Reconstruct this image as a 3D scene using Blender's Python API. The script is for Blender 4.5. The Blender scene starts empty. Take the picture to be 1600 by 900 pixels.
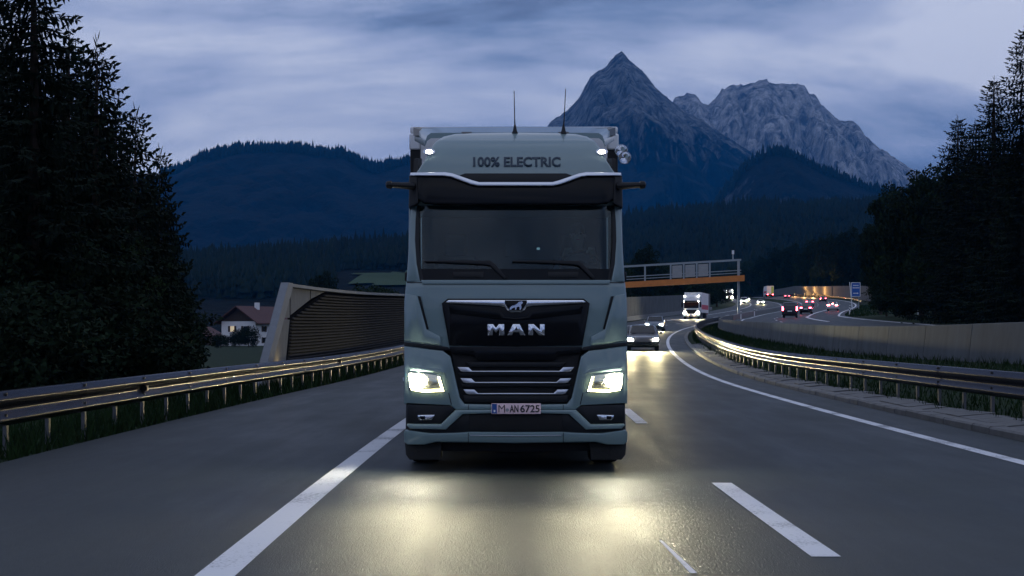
import bpy, bmesh, math, random
import numpy as np
from mathutils import Vector, Matrix, noise

random.seed(7)
rng = np.random.default_rng(11)
scene = bpy.context.scene
COL = scene.collection
R = math.radians

# ------------------------------------------------------------------ camera
FPX, VX, VY, CAMH = 2830.0, 783.0, 521.0, 1.5      # photo pixels (1600 wide)
cam_data = bpy.data.cameras.new('camera')
cam_data.sensor_width = 36.0
cam_data.lens = 36.0 * FPX / 1600.0
cam_data.shift_x = (800 - VX) / 1600.0
cam_data.shift_y = (VY - 450) / 1600.0
cam_data.clip_start = 0.1
cam_data.clip_end = 60000
cam = bpy.data.objects.new('camera', cam_data)
cam.location = (0, 0, CAMH)
cam.rotation_euler = (R(90), 0, 0)
COL.objects.link(cam)
scene.camera = cam

# ------------------------------------------------------------------ world, sun, exposure
SUN_EL, SUN_AZ = 42.0, 200.0      # behind the camera, a little to one side
world = bpy.data.worlds.new('World')
scene.world = world
world.use_nodes = True
wn, wl = world.node_tree.nodes, world.node_tree.links
wn.clear()
w_out = wn.new('ShaderNodeOutputWorld')
w_bg = wn.new('ShaderNodeBackground')
w_bg.inputs['Strength'].default_value = 1.0
wl.new(w_bg.outputs[0], w_out.inputs[0])
w_tc = wn.new('ShaderNodeTexCoord')
w_sep = wn.new('ShaderNodeSeparateXYZ')
wl.new(w_tc.outputs['Generated'], w_sep.inputs[0])
def wmath(op, a, b=None):
    n = wn.new('ShaderNodeMath'); n.operation = op
    for i, v in enumerate((a, b)):
        if v is None: continue
        if isinstance(v, (int, float)): n.inputs[i].default_value = v
        else: wl.new(v, n.inputs[i])
    return n.outputs[0]
den = wmath('ADD', wmath('MAXIMUM', w_sep.outputs['Z'], 0.0), 0.30)
u = wmath('DIVIDE', w_sep.outputs['X'], den)
v = wmath('DIVIDE', w_sep.outputs['Y'], den)
w_cmb = wn.new('ShaderNodeCombineXYZ')
wl.new(wmath('ADD', wmath('MULTIPLY', u, -1.7), -0.15), w_cmb.inputs[0]); wl.new(wmath('ADD', wmath('MULTIPLY', v, 2.3), 0.45), w_cmb.inputs[1])
w_cmb.inputs[2].default_value = 21.6
n1 = wn.new('ShaderNodeTexNoise'); n1.inputs['Scale'].default_value = 1.0
n1.inputs['Detail'].default_value = 7.0; n1.inputs['Roughness'].default_value = 0.55; n1.inputs['Distortion'].default_value = 0.35
wl.new(w_cmb.outputs[0], n1.inputs['Vector'])
w_ramp = wn.new('ShaderNodeValToRGB')
cr = w_ramp.color_ramp
cr.elements[0].position = 0.32; cr.elements[0].color = (0.080, 0.110, 0.21, 1)
cr.elements[1].position = 0.63; cr.elements[1].color = (0.74, 0.80, 1.00, 1)
e = cr.elements.new(0.42); e.color = (0.235, 0.325, 0.55, 1)
e = cr.elements.new(0.52); e.color = (0.47, 0.55, 0.80, 1)
wl.new(n1.outputs['Fac'], w_ramp.inputs[0])
w_sky = wn.new('ShaderNodeTexSky')
w_sky.sky_type = 'NISHITA'; w_sky.sun_disc = False
w_sky.sun_elevation = R(4.0); w_sky.sun_rotation = R(SUN_AZ)
w_sc = wn.new('ShaderNodeVectorMath'); w_sc.operation = 'SCALE'; w_sc.inputs['Scale'].default_value = 0.05
wl.new(w_sky.outputs[0], w_sc.inputs[0])
w_mix = wn.new('ShaderNodeMixRGB'); w_mix.inputs[0].default_value = 0.92
wl.new(w_sc.outputs[0], w_mix.inputs[1]); wl.new(w_ramp.outputs[0], w_mix.inputs[2])
w_fall = wn.new('ShaderNodeMapRange')          # the cloud deck thickens overhead
w_fall.inputs['From Min'].default_value = 0.14; w_fall.inputs['From Max'].default_value = 0.60
w_fall.inputs['To Min'].default_value = 1.0; w_fall.inputs['To Max'].default_value = 0.85
wl.new(w_sep.outputs['Z'], w_fall.inputs['Value'])
w_dim = wn.new('ShaderNodeVectorMath'); w_dim.operation = 'SCALE'
wl.new(w_mix.outputs[0], w_dim.inputs[0]); wl.new(w_fall.outputs[0], w_dim.inputs['Scale'])
wl.new(w_dim.outputs[0], w_bg.inputs['Color'])

sun_data = bpy.data.lights.new('sun', 'SUN')
sun_data.energy = 0.06
sun_data.angle = R(70)
sun_data.color = (0.86, 0.94, 1.0)
sun = bpy.data.objects.new('sun', sun_data)
sd = Vector((math.sin(R(SUN_AZ)) * math.cos(R(SUN_EL)), math.cos(R(SUN_AZ)) * math.cos(R(SUN_EL)), math.sin(R(SUN_EL))))
sun.rotation_euler = sd.to_track_quat('Z', 'Y').to_euler()
COL.objects.link(sun)

vs = scene.view_settings
vs.view_transform = 'Standard'
vs.look = 'None'
vs.exposure = 0.0
vs.gamma = 1.0
scene.cycles.max_bounces = 4
scene.cycles.diffuse_bounces = 2
scene.cycles.glossy_bounces = 3
scene.cycles.transparent_max_bounces = 12
scene.cycles.volume_bounces = 0
scene.cycles.sample_clamp_indirect = 4.0
scene.cycles.use_denoising = True
scene.render.use_motion_blur = False

# ------------------------------------------------------------------ materials
MATS = {}
def mat(name, color, rough=0.6, metal=0.0, spec=0.5, emit=None, estr=0.0, var=0.0, vscale=3.0, bump=0.0, bscale=40.0, coat=0.0, stretch=None):
    if name in MATS: return MATS[name]
    m = bpy.data.materials.new(name); m.use_nodes = True
    nt = m.node_tree; b = nt.nodes['Principled BSDF']
    b.inputs['Base Color'].default_value = (*color, 1)
    b.inputs['Roughness'].default_value = rough
    b.inputs['Metallic'].default_value = metal
    b.inputs['Specular IOR Level'].default_value = spec
    b.inputs['Coat Weight'].default_value = coat
    b.inputs['Coat Roughness'].default_value = 0.08
    if emit:
        b.inputs['Emission Color'].default_value = (*emit, 1)
        b.inputs['Emission Strength'].default_value = estr
    if var or bump:
        tc = nt.nodes.new('ShaderNodeTexCoord')
        vec = tc.outputs['Object']
        if stretch:
            mp = nt.nodes.new('ShaderNodeMapping'); mp.inputs['Scale'].default_value = stretch
            nt.links.new(vec, mp.inputs['Vector']); vec = mp.outputs[0]
    if var:
        nz = nt.nodes.new('ShaderNodeTexNoise'); nz.inputs['Scale'].default_value = vscale
        nz.inputs['Detail'].default_value = 6; nz.inputs['Roughness'].default_value = 0.65
        nt.links.new(vec, nz.inputs['Vector'])
        rp = nt.nodes.new('ShaderNodeValToRGB')
        lo = [max(0, c * (1 - var)) for c in color]; hi = [min(1, c * (1 + var)) for c in color]
        rp.color_ramp.elements[0].color = (*lo, 1); rp.color_ramp.elements[0].position = 0.3
        rp.color_ramp.elements[1].color = (*hi, 1); rp.color_ramp.elements[1].position = 0.7
        nt.links.new(nz.outputs['Fac'], rp.inputs[0]); nt.links.new(rp.outputs[0], b.inputs['Base Color'])
        mr = nt.nodes.new('ShaderNodeMapRange')
        mr.inputs['To Min'].default_value = max(0.02, rough - 0.1 * min(1, var * 2)); mr.inputs['To Max'].default_value = min(1, rough + 0.1 * min(1, var * 2))
        nt.links.new(nz.outputs['Fac'], mr.inputs['Value']); nt.links.new(mr.outputs[0], b.inputs['Roughness'])
    if bump:
        nb = nt.nodes.new('ShaderNodeTexNoise'); nb.inputs['Scale'].default_value = bscale; nb.inputs['Detail'].default_value = 4
        nt.links.new(vec, nb.inputs['Vector'])
        bp = nt.nodes.new('ShaderNodeBump'); bp.inputs['Strength'].default_value = bump; bp.inputs['Distance'].default_value = 0.02
        nt.links.new(nb.outputs['Fac'], bp.inputs['Height']); nt.links.new(bp.outputs[0], b.inputs['Normal'])
    if name == 'galvanised steel': b.inputs['Specular Tint'].default_value = (0.30, 0.30, 0.33, 1)
    MATS[name] = m
    return m

def glass_mat(name, tint, refl=1.0, rough=0.02):
    m = bpy.data.materials.new(name); m.use_nodes = True
    nt = m.node_tree; nt.nodes.clear()
    o = nt.nodes.new('ShaderNodeOutputMaterial'); mx = nt.nodes.new('ShaderNodeMixShader')
    tr = nt.nodes.new('ShaderNodeBsdfTransparent'); tr.inputs[0].default_value = (*tint, 1)
    gl = nt.nodes.new('ShaderNodeBsdfGlossy'); gl.inputs['Roughness'].default_value = rough
    fr = nt.nodes.new('ShaderNodeFresnel'); fr.inputs[0].default_value = 1.5
    mu = nt.nodes.new('ShaderNodeMath'); mu.operation = 'MULTIPLY'; mu.inputs[1].default_value = refl; mu.use_clamp = True
    nt.links.new(fr.outputs[0], mu.inputs[0]); nt.links.new(mu.outputs[0], mx.inputs[0])
    nt.links.new(tr.outputs[0], mx.inputs[1]); nt.links.new(gl.outputs[0], mx.inputs[2]); nt.links.new(mx.outputs[0], o.inputs[0])
    return m

def asphalt_mat():
    m = bpy.data.materials.new('asphalt'); m.use_nodes = True
    nt = m.node_tree; N, Lk = nt.nodes, nt.links; b = N['Principled BSDF']
    uv = N.new('ShaderNodeUVMap'); uv.uv_map = 'lane'
    def nz(scale3, scale, detail=5, rough=0.6):
        mp = N.new('ShaderNodeMapping'); mp.inputs['Scale'].default_value = scale3
        Lk.new(uv.outputs[0], mp.inputs[0])
        n = N.new('ShaderNodeTexNoise'); n.inputs['Scale'].default_value = scale; n.inputs['Detail'].default_value = detail; n.inputs['Roughness'].default_value = rough
        Lk.new(mp.outputs[0], n.inputs['Vector']); return n.outputs['Fac']
    a1 = nz((1, 0.05, 1), 1.6)          # long wheel tracks
    a2 = nz((1, 0.3, 1), 0.7, 6)        # patches
    a3 = nz((75, 9, 1), 1.0, 3, 0.7)  # grain drawn out by wear
    a4 = nz((110, 60, 1), 1.0, 2, 0.7)   # chippings
    def mth(op, x, y):
        n = N.new('ShaderNodeMath'); n.operation = op
        for i, q in enumerate((x, y)):
            if isinstance(q, (int, float)): n.inputs[i].default_value = q
            else: Lk.new(q, n.inputs[i])
        return n.outputs[0]
    s = mth('ADD', mth('MULTIPLY', a1, 0.36), mth('ADD', mth('MULTIPLY', a2, 0.20), mth('ADD', mth('MULTIPLY', a3, 0.24), mth('MULTIPLY', a4, 0.20))))
    rp = N.new('ShaderNodeValToRGB')
    rp.color_ramp.elements[0].position = 0.41; rp.color_ramp.elements[0].color = (0.008, 0.012, 0.013, 1)
    rp.color_ramp.elements[1].position = 0.60; rp.color_ramp.elements[1].color = (0.036, 0.044, 0.046, 1)
    Lk.new(s, rp.inputs[0]); Lk.new(rp.outputs[0], b.inputs['Base Color'])
    mr = N.new('ShaderNodeMapRange'); mr.inputs['From Min'].default_value = 0.35; mr.inputs['From Max'].default_value = 0.65
    mr.inputs['To Min'].default_value = 0.44; mr.inputs['To Max'].default_value = 0.64
    Lk.new(mth('ADD', mth('MULTIPLY', a2, 0.5), mth('MULTIPLY', a1, 0.5)), mr.inputs['Value']); Lk.new(mr.outputs[0], b.inputs['Roughness'])
    bp = N.new('ShaderNodeBump'); bp.inputs['Strength'].default_value = 1.0; bp.inputs['Distance'].default_value = 0.006
    Lk.new(mth('ADD', mth('MULTIPLY', a3, 0.7), mth('MULTIPLY', a4, 0.5)), bp.inputs['Height']); Lk.new(bp.outputs[0], b.inputs['Normal'])
    b.inputs['Specular IOR Level'].default_value = 0.19
    return m

def paint_mat():
    m = bpy.data.materials.new('worn road paint'); m.use_nodes = True
    nt = m.node_tree; N, Lk = nt.nodes, nt.links; b = N['Principled BSDF']; b.inputs['Roughness'].default_value = 0.6
    tc = N.new('ShaderNodeTexCoord')
    n1_ = N.new('ShaderNodeTexNoise'); n1_.inputs['Scale'].default_value = 30; n1_.inputs['Detail'].default_value = 5; n1_.inputs['Roughness'].default_value = 0.7
    n2_ = N.new('ShaderNodeTexNoise'); n2_.inputs['Scale'].default_value = 0.9; n2_.inputs['Detail'].default_value = 4
    Lk.new(tc.outputs['Object'], n1_.inputs['Vector']); Lk.new(tc.outputs['Object'], n2_.inputs['Vector'])
    ad = N.new('ShaderNodeMath'); ad.operation = 'ADD'; Lk.new(n1_.outputs['Fac'], ad.inputs[0]); Lk.new(n2_.outputs['Fac'], ad.inputs[1])
    rp = N.new('ShaderNodeValToRGB'); Lk.new(ad.outputs[0], rp.inputs[0])
    rp.color_ramp.elements[0].position = 0.78; rp.color_ramp.elements[0].color = (0.16, 0.165, 0.175, 1)
    rp.color_ramp.elements[1].position = 0.95; rp.color_ramp.elements[1].color = (0.72, 0.72, 0.74, 1)
    Lk.new(rp.outputs[0], b.inputs['Base Color'])
    return m

M = dict(
    asphalt=asphalt_mat(),
    line=paint_mat(),
    grass=mat('verge earth and grass', (0.013, 0.025, 0.009), 0.95, spec=0.1, var=0.5, vscale=1.4, bump=0.5, bscale=9),
    blade=mat('grass blade', (0.012, 0.030, 0.008), 0.9, spec=0.15, var=0.4, vscale=2.0),
    meadow=mat('meadow', (0.040, 0.066, 0.030), 0.9, spec=0.1, var=0.25, vscale=0.02),
    concrete=mat('concrete', (0.070, 0.080, 0.088), 0.85, var=0.40, vscale=1.3, bump=0.15, bscale=14, stretch=(1, 1, 0.35)),
    kerb=mat('kerb concrete', (0.15, 0.15, 0.15), 0.85, var=0.25, vscale=3, bump=0.2, bscale=20),
    steel=mat('galvanised steel', (0.135, 0.135, 0.14), 0.24, metal=0.9, var=0.06, vscale=4),
    post=mat('galvanised post', (0.12, 0.125, 0.135), 0.5, metal=0.6, var=0.2, vscale=4),
    paint=mat('blue grey truck paint', (0.172, 0.248, 0.255), 0.34, spec=0.5, coat=0.8),
    black=mat('black plastic', (0.008, 0.009, 0.011), 0.45, spec=0.3),
    gloss=mat('gloss black', (0.005, 0.006, 0.008), 0.14, spec=0.17),
    dark=mat('dark void', (0.004, 0.004, 0.005), 0.8),
    chrome=mat('chrome', (0.85, 0.86, 0.88), 0.10, metal=1.0),
    silver=mat('satin silver', (0.72, 0.74, 0.78), 0.28, metal=0.9),
    navy=mat('navy print', (0.010, 0.030, 0.055), 0.4),
    rubber=mat('rubber', (0.012, 0.012, 0.012), 0.85, bump=0.3, bscale=30),
    rim=mat('wheel rim', (0.35, 0.35, 0.36), 0.4, metal=0.8),
    led=mat('headlight led', (1, 1, 1), 0.3, emit=(1.0, 0.96, 0.72), estr=500.0),
    drl=mat('running light', (1, 1, 1), 0.3, emit=(1.0, 0.93, 0.50), estr=14.0),
    reflector=mat('lamp reflector', (0.8, 0.78, 0.6), 0.2, metal=0.9),
    marker=mat('roof marker light', (1, 1, 1), 0.3, emit=(1.0, 0.95, 0.82), estr=70.0),
    plate=mat('number plate', (0.86, 0.62, 0.64), 0.45),
    plate_blue=mat('plate blue', (0.01, 0.07, 0.28), 0.4),
    plate_ink=mat('plate ink', (0.008, 0.008, 0.01), 0.5),
    fabric=mat('dark fabric', (0.045, 0.047, 0.05), 0.9),
    shirt=mat('shirt', (0.15, 0.17, 0.21), 0.9),
    skin=mat('skin', (0.66, 0.44, 0.35), 0.55),
    hair=mat('hair', (0.03, 0.02, 0.015), 0.7),
    screen=mat('phone screen', (0.02, 0.02, 0.02), 0.2, emit=(0.65, 0.85, 1.0), estr=0.35),
    white=mat('white paint', (0.74, 0.75, 0.77), 0.4, var=0.08, vscale=2),
    tarp=mat('grey tarpaulin', (0.13, 0.135, 0.14), 0.6),
    orange=mat('orange steel', (0.62, 0.20, 0.035), 0.5, var=0.12, vscale=1.2),
    signback=mat('sign back aluminium', (0.34, 0.34, 0.33), 0.5, metal=0.2, var=0.1, vscale=2),
    gantry=mat('gantry steel', (0.30, 0.34, 0.36), 0.5, metal=0.4),
    signblue=mat('sign blue', (0.012, 0.09, 0.36), 0.45),
    signwhite=mat('sign white', (0.8, 0.8, 0.8), 0.45),
    slat=mat('noise wall slat', (0.050, 0.048, 0.050), 0.95, spec=0.08, var=0.2, vscale=2),
    slatback=mat('noise wall back', (0.012, 0.012, 0.013), 1.0, spec=0.0),
    render=mat('pale render', (0.17, 0.17, 0.165), 0.9, spec=0.1, var=0.15, vscale=2),
    capstone=mat('pale concrete cap', (0.185, 0.20, 0.22), 0.8, spec=0.2, var=0.08, vscale=3),
    housewall=mat('white plaster', (0.72, 0.72, 0.73), 0.9, var=0.06, vscale=1),
    roof=mat('red brown roof tiles', (0.075, 0.030, 0.028), 0.8, var=0.25, vscale=2),
    wood=mat('dark timber', (0.035, 0.022, 0.016), 0.8, var=0.3, vscale=2),
    winlit=mat('lit window', (1, 0.8, 0.5), 0.4, emit=(1.0, 0.75, 0.42), estr=0.35),
    windark=mat('dark window', (0.01, 0.012, 0.016), 0.15),
    bark=mat('bark', (0.045, 0.032, 0.024), 0.95, var=0.3, vscale=6),
    needle=mat('spruce needles', (0.006, 0.013, 0.008), 0.95, spec=0.15, var=0.5, vscale=0.9),
    leaf=mat('broad leaves', (0.008, 0.017, 0.008), 0.95, spec=0.12, var=0.55, vscale=0.8),
    leafpale=mat('paler leaves', (0.015, 0.028, 0.010), 0.95, spec=0.12, var=0.5, vscale=0.8),
    forest=mat('distant forest', (0.007, 0.014, 0.010), 0.95, spec=0.1, var=0.5, vscale=0.012),
    carhead=mat('car headlight', (1, 1, 1), 0.3, emit=(1.0, 0.96, 0.70), estr=1300.0),
    carheadfar=mat('far car headlight', (1, 1, 1), 0.3, emit=(1.0, 0.86, 0.58), estr=900.0),
    taillit=mat('lit tail light', (0.6, 0.01, 0.02), 0.3, emit=(1.0, 0.05, 0.08), estr=45.0),
    brake=mat('lit brake light', (0.6, 0.01, 0.02), 0.3, emit=(1.0, 0.10, 0.10), estr=140.0),
    amber=mat('amber lamp', (0.8, 0.4, 0.05), 0.3, emit=(1.0, 0.65, 0.2), estr=12.0),
    glass=glass_mat('windscreen glass', (0.60, 0.76, 0.78), 0.95, 0.02),
    carglass=mat('car glass', (0.006, 0.008, 0.010), 0.06),
    cardark=mat('dark grey car paint', (0.020, 0.022, 0.028), 0.25, coat=0.7),
    carblack=mat('black car paint', (0.008, 0.008, 0.010), 0.22, coat=0.7),
    carwhite=mat('white car paint', (0.62, 0.62, 0.63), 0.3, coat=0.6),
    carsilver=mat('silver car paint', (0.36, 0.37, 0.39), 0.32, metal=0.5, coat=0.5),
    carblue=mat('blue car paint', (0.03, 0.05, 0.09), 0.3, coat=0.5),
    greenprint=mat('lime green print', (0.35, 0.52, 0.10), 0.5),
    redprint=mat('red print', (0.55, 0.05, 0.09), 0.5),
)

# ------------------------------------------------------------------ object helpers
def tag(o, label=None, cat=None, group=None, kind=None):
    if label: o['label'] = label
    if cat: o['category'] = cat
    if group: o['group'] = group
    if kind: o['kind'] = kind
    return o

def link_mesh(name, me, material=None, parent=None):
    o = bpy.data.objects.new(name, me)
    COL.objects.link(o)
    if material is not None and not me.materials: me.materials.append(material)
    if parent is not None: o.parent = parent
    return o

def empty(name, loc=(0, 0, 0), rz=0.0, label=None, cat=None, group=None):
    o = bpy.data.objects.new(name, None); COL.objects.link(o)
    o.empty_display_size = 0.2
    o.location = loc; o.rotation_euler = (0, 0, rz)
    return tag(o, label, cat, group)

def copy_tree(o, parent=None):
    c = o.copy(); COL.objects.link(c)
    if parent is not None: c.parent = parent
    for ch in list(o.children): copy_tree(ch, c)
    return c

def finish(me, angle=35):
    me.shade_smooth(); me.set_sharp_from_angle(angle=R(angle))

class MB:
    def __init__(self): self.v = []; self.f = []
    def add(self, vs, fs):
        n = len(self.v); self.v += [tuple(p) for p in vs]; self.f += [tuple(i + n for i in q) for q in fs]; return self
    def box(self, x0, x1, y0, y1, z0, z1):
        return self.add([(x0,y0,z0),(x1,y0,z0),(x1,y1,z0),(x0,y1,z0),(x0,y0,z1),(x1,y0,z1),(x1,y1,z1),(x0,y1,z1)],
                 [(0,3,2,1),(4,5,6,7),(0,1,5,4),(1,2,6,5),(2,3,7,6),(3,0,4,7)])
    def prism(self, poly, axis, a, b):
        """polygon (2-D) extruded along axis from a to b"""
        n = len(poly)
        def P(p, t):
            if axis == 'x': return (t, p[0], p[1])
            if axis == 'y': return (p[0], t, p[1])
            return (p[0], p[1], t)
        vs = [P(p, a) for p in poly] + [P(p, b) for p in poly]
        fs = [tuple(range(n)), tuple(range(2 * n - 1, n - 1, -1))] + [(i, n + i, n + (i + 1) % n, (i + 1) % n) for i in range(n)]
        return self.add(vs, fs)
    def tube(self, pts, rad, seg=8, caps=True):
        pts = [Vector(p) for p in pts]; n = len(pts)
        rad = rad if isinstance(rad, (list, tuple)) else [rad] * n
        vs = []
        for i, p in enumerate(pts):
            d = (pts[min(i + 1, n - 1)] - pts[max(i - 1, 0)]).normalized()
            a = d.cross(Vector((0, 0, 1)) if abs(d.z) < 0.9 else Vector((1, 0, 0))).normalized(); b = d.cross(a)
            for k in range(seg):
                t = 2 * math.pi * k / seg
                vs.append(p + (a * math.cos(t) + b * math.sin(t)) * rad[i])
        fs = [(i * seg + k, i * seg + (k + 1) % seg, (i + 1) * seg + (k + 1) % seg, (i + 1) * seg + k) for i in range(n - 1) for k in range(seg)]
        if caps: fs += [tuple(range(seg - 1, -1, -1)), tuple((n - 1) * seg + k for k in range(seg))]
        return self.add(vs, fs)
    def lathe(self, prof, axis='y', seg=24, c=(0, 0, 0)):
        """profile of (distance along axis, radius)"""
        vs = []
        for t, r in prof:
            for k in range(seg):
                a = 2 * math.pi * k / seg; p, q = r * math.cos(a), r * math.sin(a)
                if axis == 'y': vs.append((c[0] + p, c[1] + t, c[2] + q))
                elif axis == 'x': vs.append((c[0] + t, c[1] + p, c[2] + q))
                else: vs.append((c[0] + p, c[1] + q, c[2] + t))
        n = len(prof)
        fs = [(i * seg + k, i * seg + (k + 1) % seg, (i + 1) * seg + (k + 1) % seg, (i + 1) * seg + k) for i in range(n - 1) for k in range(seg)]
        return self.add(vs, fs)
    def mesh(self, name, angle=35, fix=True):
        me = bpy.data.meshes.new(name); me.from_pydata(self.v, [], self.f)
        if fix:
            bm = bmesh.new(); bm.from_mesh(me); bmesh.ops.recalc_face_normals(bm, faces=bm.faces); bm.to_mesh(me); bm.free()
        finish(me, angle); return me
    def build(self, name, material, parent=None, angle=35, bevel=0.0):
        o = link_mesh(name, self.mesh(name, angle), material, parent)
        if bevel:
            bv = o.modifiers.new('bevel', 'BEVEL'); bv.width = bevel; bv.segments = 2; bv.limit_method = 'ANGLE'; bv.angle_limit = R(40)
        return o

def quads_mesh(name, V, F, material):
    """numpy arrays V (n,3) and F (m,k) to a mesh"""
    me = bpy.data.meshes.new(name)
    V = np.asarray(V, dtype=np.float32); F = np.asarray(F, dtype=np.int32); k = F.shape[1]
    me.vertices.add(len(V)); me.vertices.foreach_set('co', V.ravel())
    me.loops.add(F.size); me.loops.foreach_set('vertex_index', F.ravel())
    me.polygons.add(len(F)); me.polygons.foreach_set('loop_start', np.arange(0, F.size, k, dtype=np.int32))
    me.polygons.foreach_set('loop_total', np.full(len(F), k, dtype=np.int32))
    me.update(calc_edges=True); me.validate()
    me.materials.append(material)
    return me

_text_cache = {}
def text_mesh(txt, width, height, bold=0.0, extrude=0.004):
    cu = bpy.data.curves.new('lettering', 'FONT'); cu.body = txt; cu.size = 1.0; cu.extrude = 0.0; cu.offset = bold; cu.resolution_u = 4
    ob = bpy.data.objects.new('lettering', cu); COL.objects.link(ob)
    dg = bpy.context.evaluated_depsgraph_get()
    me = bpy.data.meshes.new_from_object(ob.evaluated_get(dg)); bpy.data.objects.remove(ob); bpy.data.curves.remove(cu)
    co = np.empty(len(me.vertices) * 3, dtype=np.float32); me.vertices.foreach_get('co', co); co = co.reshape(-1, 3)
    mn, mx = co[:, :2].min(0), co[:, :2].max(0)
    co[:, 0] = (co[:, 0] - (mn[0] + mx[0]) / 2) * width / (mx[0] - mn[0]); co[:, 1] = (co[:, 1] - (mn[1] + mx[1]) / 2) * height / (mx[1] - mn[1])
    out = np.stack([co[:, 0], np.zeros(len(co)), co[:, 1]], 1)
    me.vertices.foreach_set('co', out.astype(np.float32).ravel()); me.update(); me.materials.clear()
    if extrude:
        bm = bmesh.new(); bm.from_mesh(me)
        r = bmesh.ops.extrude_face_region(bm, geom=bm.faces[:])
        for q in r['geom']:
            if isinstance(q, bmesh.types.BMVert): q.co.y -= extrude
        bmesh.ops.recalc_face_normals(bm, faces=bm.faces); bm.to_mesh(me); bm.free()
    return me

# ------------------------------------------------------------------ road alignment
def E(y):          # the inner edge line of the carriageway the truck drives on
    if y < 10: return 6.0
    if y < 290: return 6.0 + (y - 10) ** 2 / 2400.0
    t = min(y, 756) - 290
    return 38.667 + 0.23333 * t - t * t / 4000.0
def slope(y): return (E(y + 0.5) - E(y - 0.5))
def hr(y):         # its height
    if y < 50: return 0.0
    if y < 80: return 0.0165 * (y - 50) ** 2 / 60.0
    if y < 240: return 0.2475 + 0.0165 * (y - 80)
    return 2.8875 + 0.026 * (min(y, 700) - 240)
def lerp(a, b, t): return a + (b - a) * max(0.0, min(1.0, t))
def wall_off(y): return 8.2 - 0.025 * max(20, min(y, 225))
def opp_off(y): return wall_off(y) + 2.3
def opp_h(y, d): return hr(y) + 0.6 + 0.035 * d      # d: distance right of the far carriageway's inner edge line
def bank(y): return 0.7 * (1 - max(0.0, min(1.0, (y - 47) / 150)))
VALLEY = -1.2
def at_off(off, y, z=0.0): return Vector((E(y) + off, y, hr(y) + z))

def ground_z(x, y):
    o = x - E(y); w = wall_off(y); p = opp_off(y); h = hr(y)
    kn = [(-34, VALLEY), (-17, h - 0.12), (-12, h - 0.04), (-11.6, h - 0.07), (1.0, h - 0.07), (1.6, h + 0.06), (2.6, h + 0.10),
          (w - 0.3, h + bank(y)), (w + 0.3, h + bank(y) + 0.02), (p - 1.0, h + 0.50), (p, h + 0.54), (p + 12.4, h + 0.54 + 0.43), (p + 13.5, h + 1.05), (p + 20, h + 1.5), (p + 60, h + 3.0)]
    if o <= kn[0][0]: return kn[0][1]
    for (a, za), (b, zb) in zip(kn, kn[1:]):
        if o <= b: return za + (zb - za) * (o - a) / (b - a)
    return kn[-1][1]

def build_ground():
    ys = list(range(-60, 0, 20)) + list(range(0, 300, 5)) + list(range(300, 760, 10)) + [800, 900, 1100, 1500, 2500, 5000, 9000, 14000]
    ys = [-14000, -3000, -800, -200] + ys
    V, F = [], []
    offs0 = [-9000, -4000, -1500, -600, -250, -120, -60, -34, -25, -17, -14.5, -12, -11.6, -5, 1.0, 1.6, 2.6]
    for y in ys:
        w, p = wall_off(y), opp_off(y)
        offs = offs0 + [(2.6 + w) / 2, w - 0.3, w + 0.3, p - 1.0, p, p + 6, p + 12.4, p + 13.5, p + 20, p + 36, p + 60, p + 200, p + 800, p + 3000, p + 9000]
        for o in offs: V.append((E(y) + o, y, ground_z(E(y) + o, y)))
    n = len(offs)
    for i in range(len(ys) - 1):
        for j in range(n - 1): F.append((i * n + j, i * n + j + 1, (i + 1) * n + j + 1, (i + 1) * n + j))
    me = quads_mesh('ground', V, F, M['grass']); me.shade_smooth()
    tag(link_mesh('ground', me), kind='structure')
build_ground()

def ribbon(name, o0, o1, y0, y1, zf, material, parent=None, step=3.0, uv=True):
    n = max(2, int((y1 - y0) / step) + 1); V, F, U = [], [], []
    cols = max(2, int(abs((o1(0) if callable(o1) else o1) - (o0(0) if callable(o0) else o0)) / 2.5) + 2)
    for i in range(n):
        y = y0 + (y1 - y0) * i / (n - 1)
        a = o0(y) if callable(o0) else o0; b = o1(y) if callable(o1) else o1
        for j in range(cols):
            o = a + (b - a) * j / (cols - 1)
            V.append((E(y) + o, y, zf(y, o))); U.append((o, y))
    for i in range(n - 1):
        for j in range(cols - 1): F.append((i * cols + j, i * cols + j + 1, (i + 1) * cols + j + 1, (i + 1) * cols + j))
    me = quads_mesh(name, V, F, material); me.shade_smooth()
    if uv:
        lay = me.uv_layers.new(name='lane'); idx = np.empty(len(me.loops), dtype=np.int32); me.loops.foreach_get('vertex_index', idx)
        lay.data.foreach_set('uv', np.asarray(U, dtype=np.float32)[idx].ravel())
    return link_mesh(name, me, None, parent)

road = tag(ribbon('road', -11.85, 1.15, -60, 760, lambda y, o: hr(y), M['asphalt']), kind='structure')
zl = lambda y, o: hr(y) + 0.004
ribbon('edge_line', -7.895, -7.645, -50, 700, zl, M['line'], road)
ribbon('edge_line', -0.10, 0.10, -50, 700, zl, M['line'], road)
for k in range(-2, 26):
    y0 = 12.15 + 18 * k
    ribbon('lane_dash', -3.92, -3.72, y0, y0 + 6, zl, M['line'], road, step=2.0)
me = MB().add([(1.14, 13.1, 0.005), (1.165, 13.1, 0.005), (1.225, 11.3, 0.005), (1.18, 11.3, 0.005)], [(0, 1, 2, 3)]).mesh('paint_trace', fix=False)
link_mesh('paint_trace', me, M['line'], road)

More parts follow.
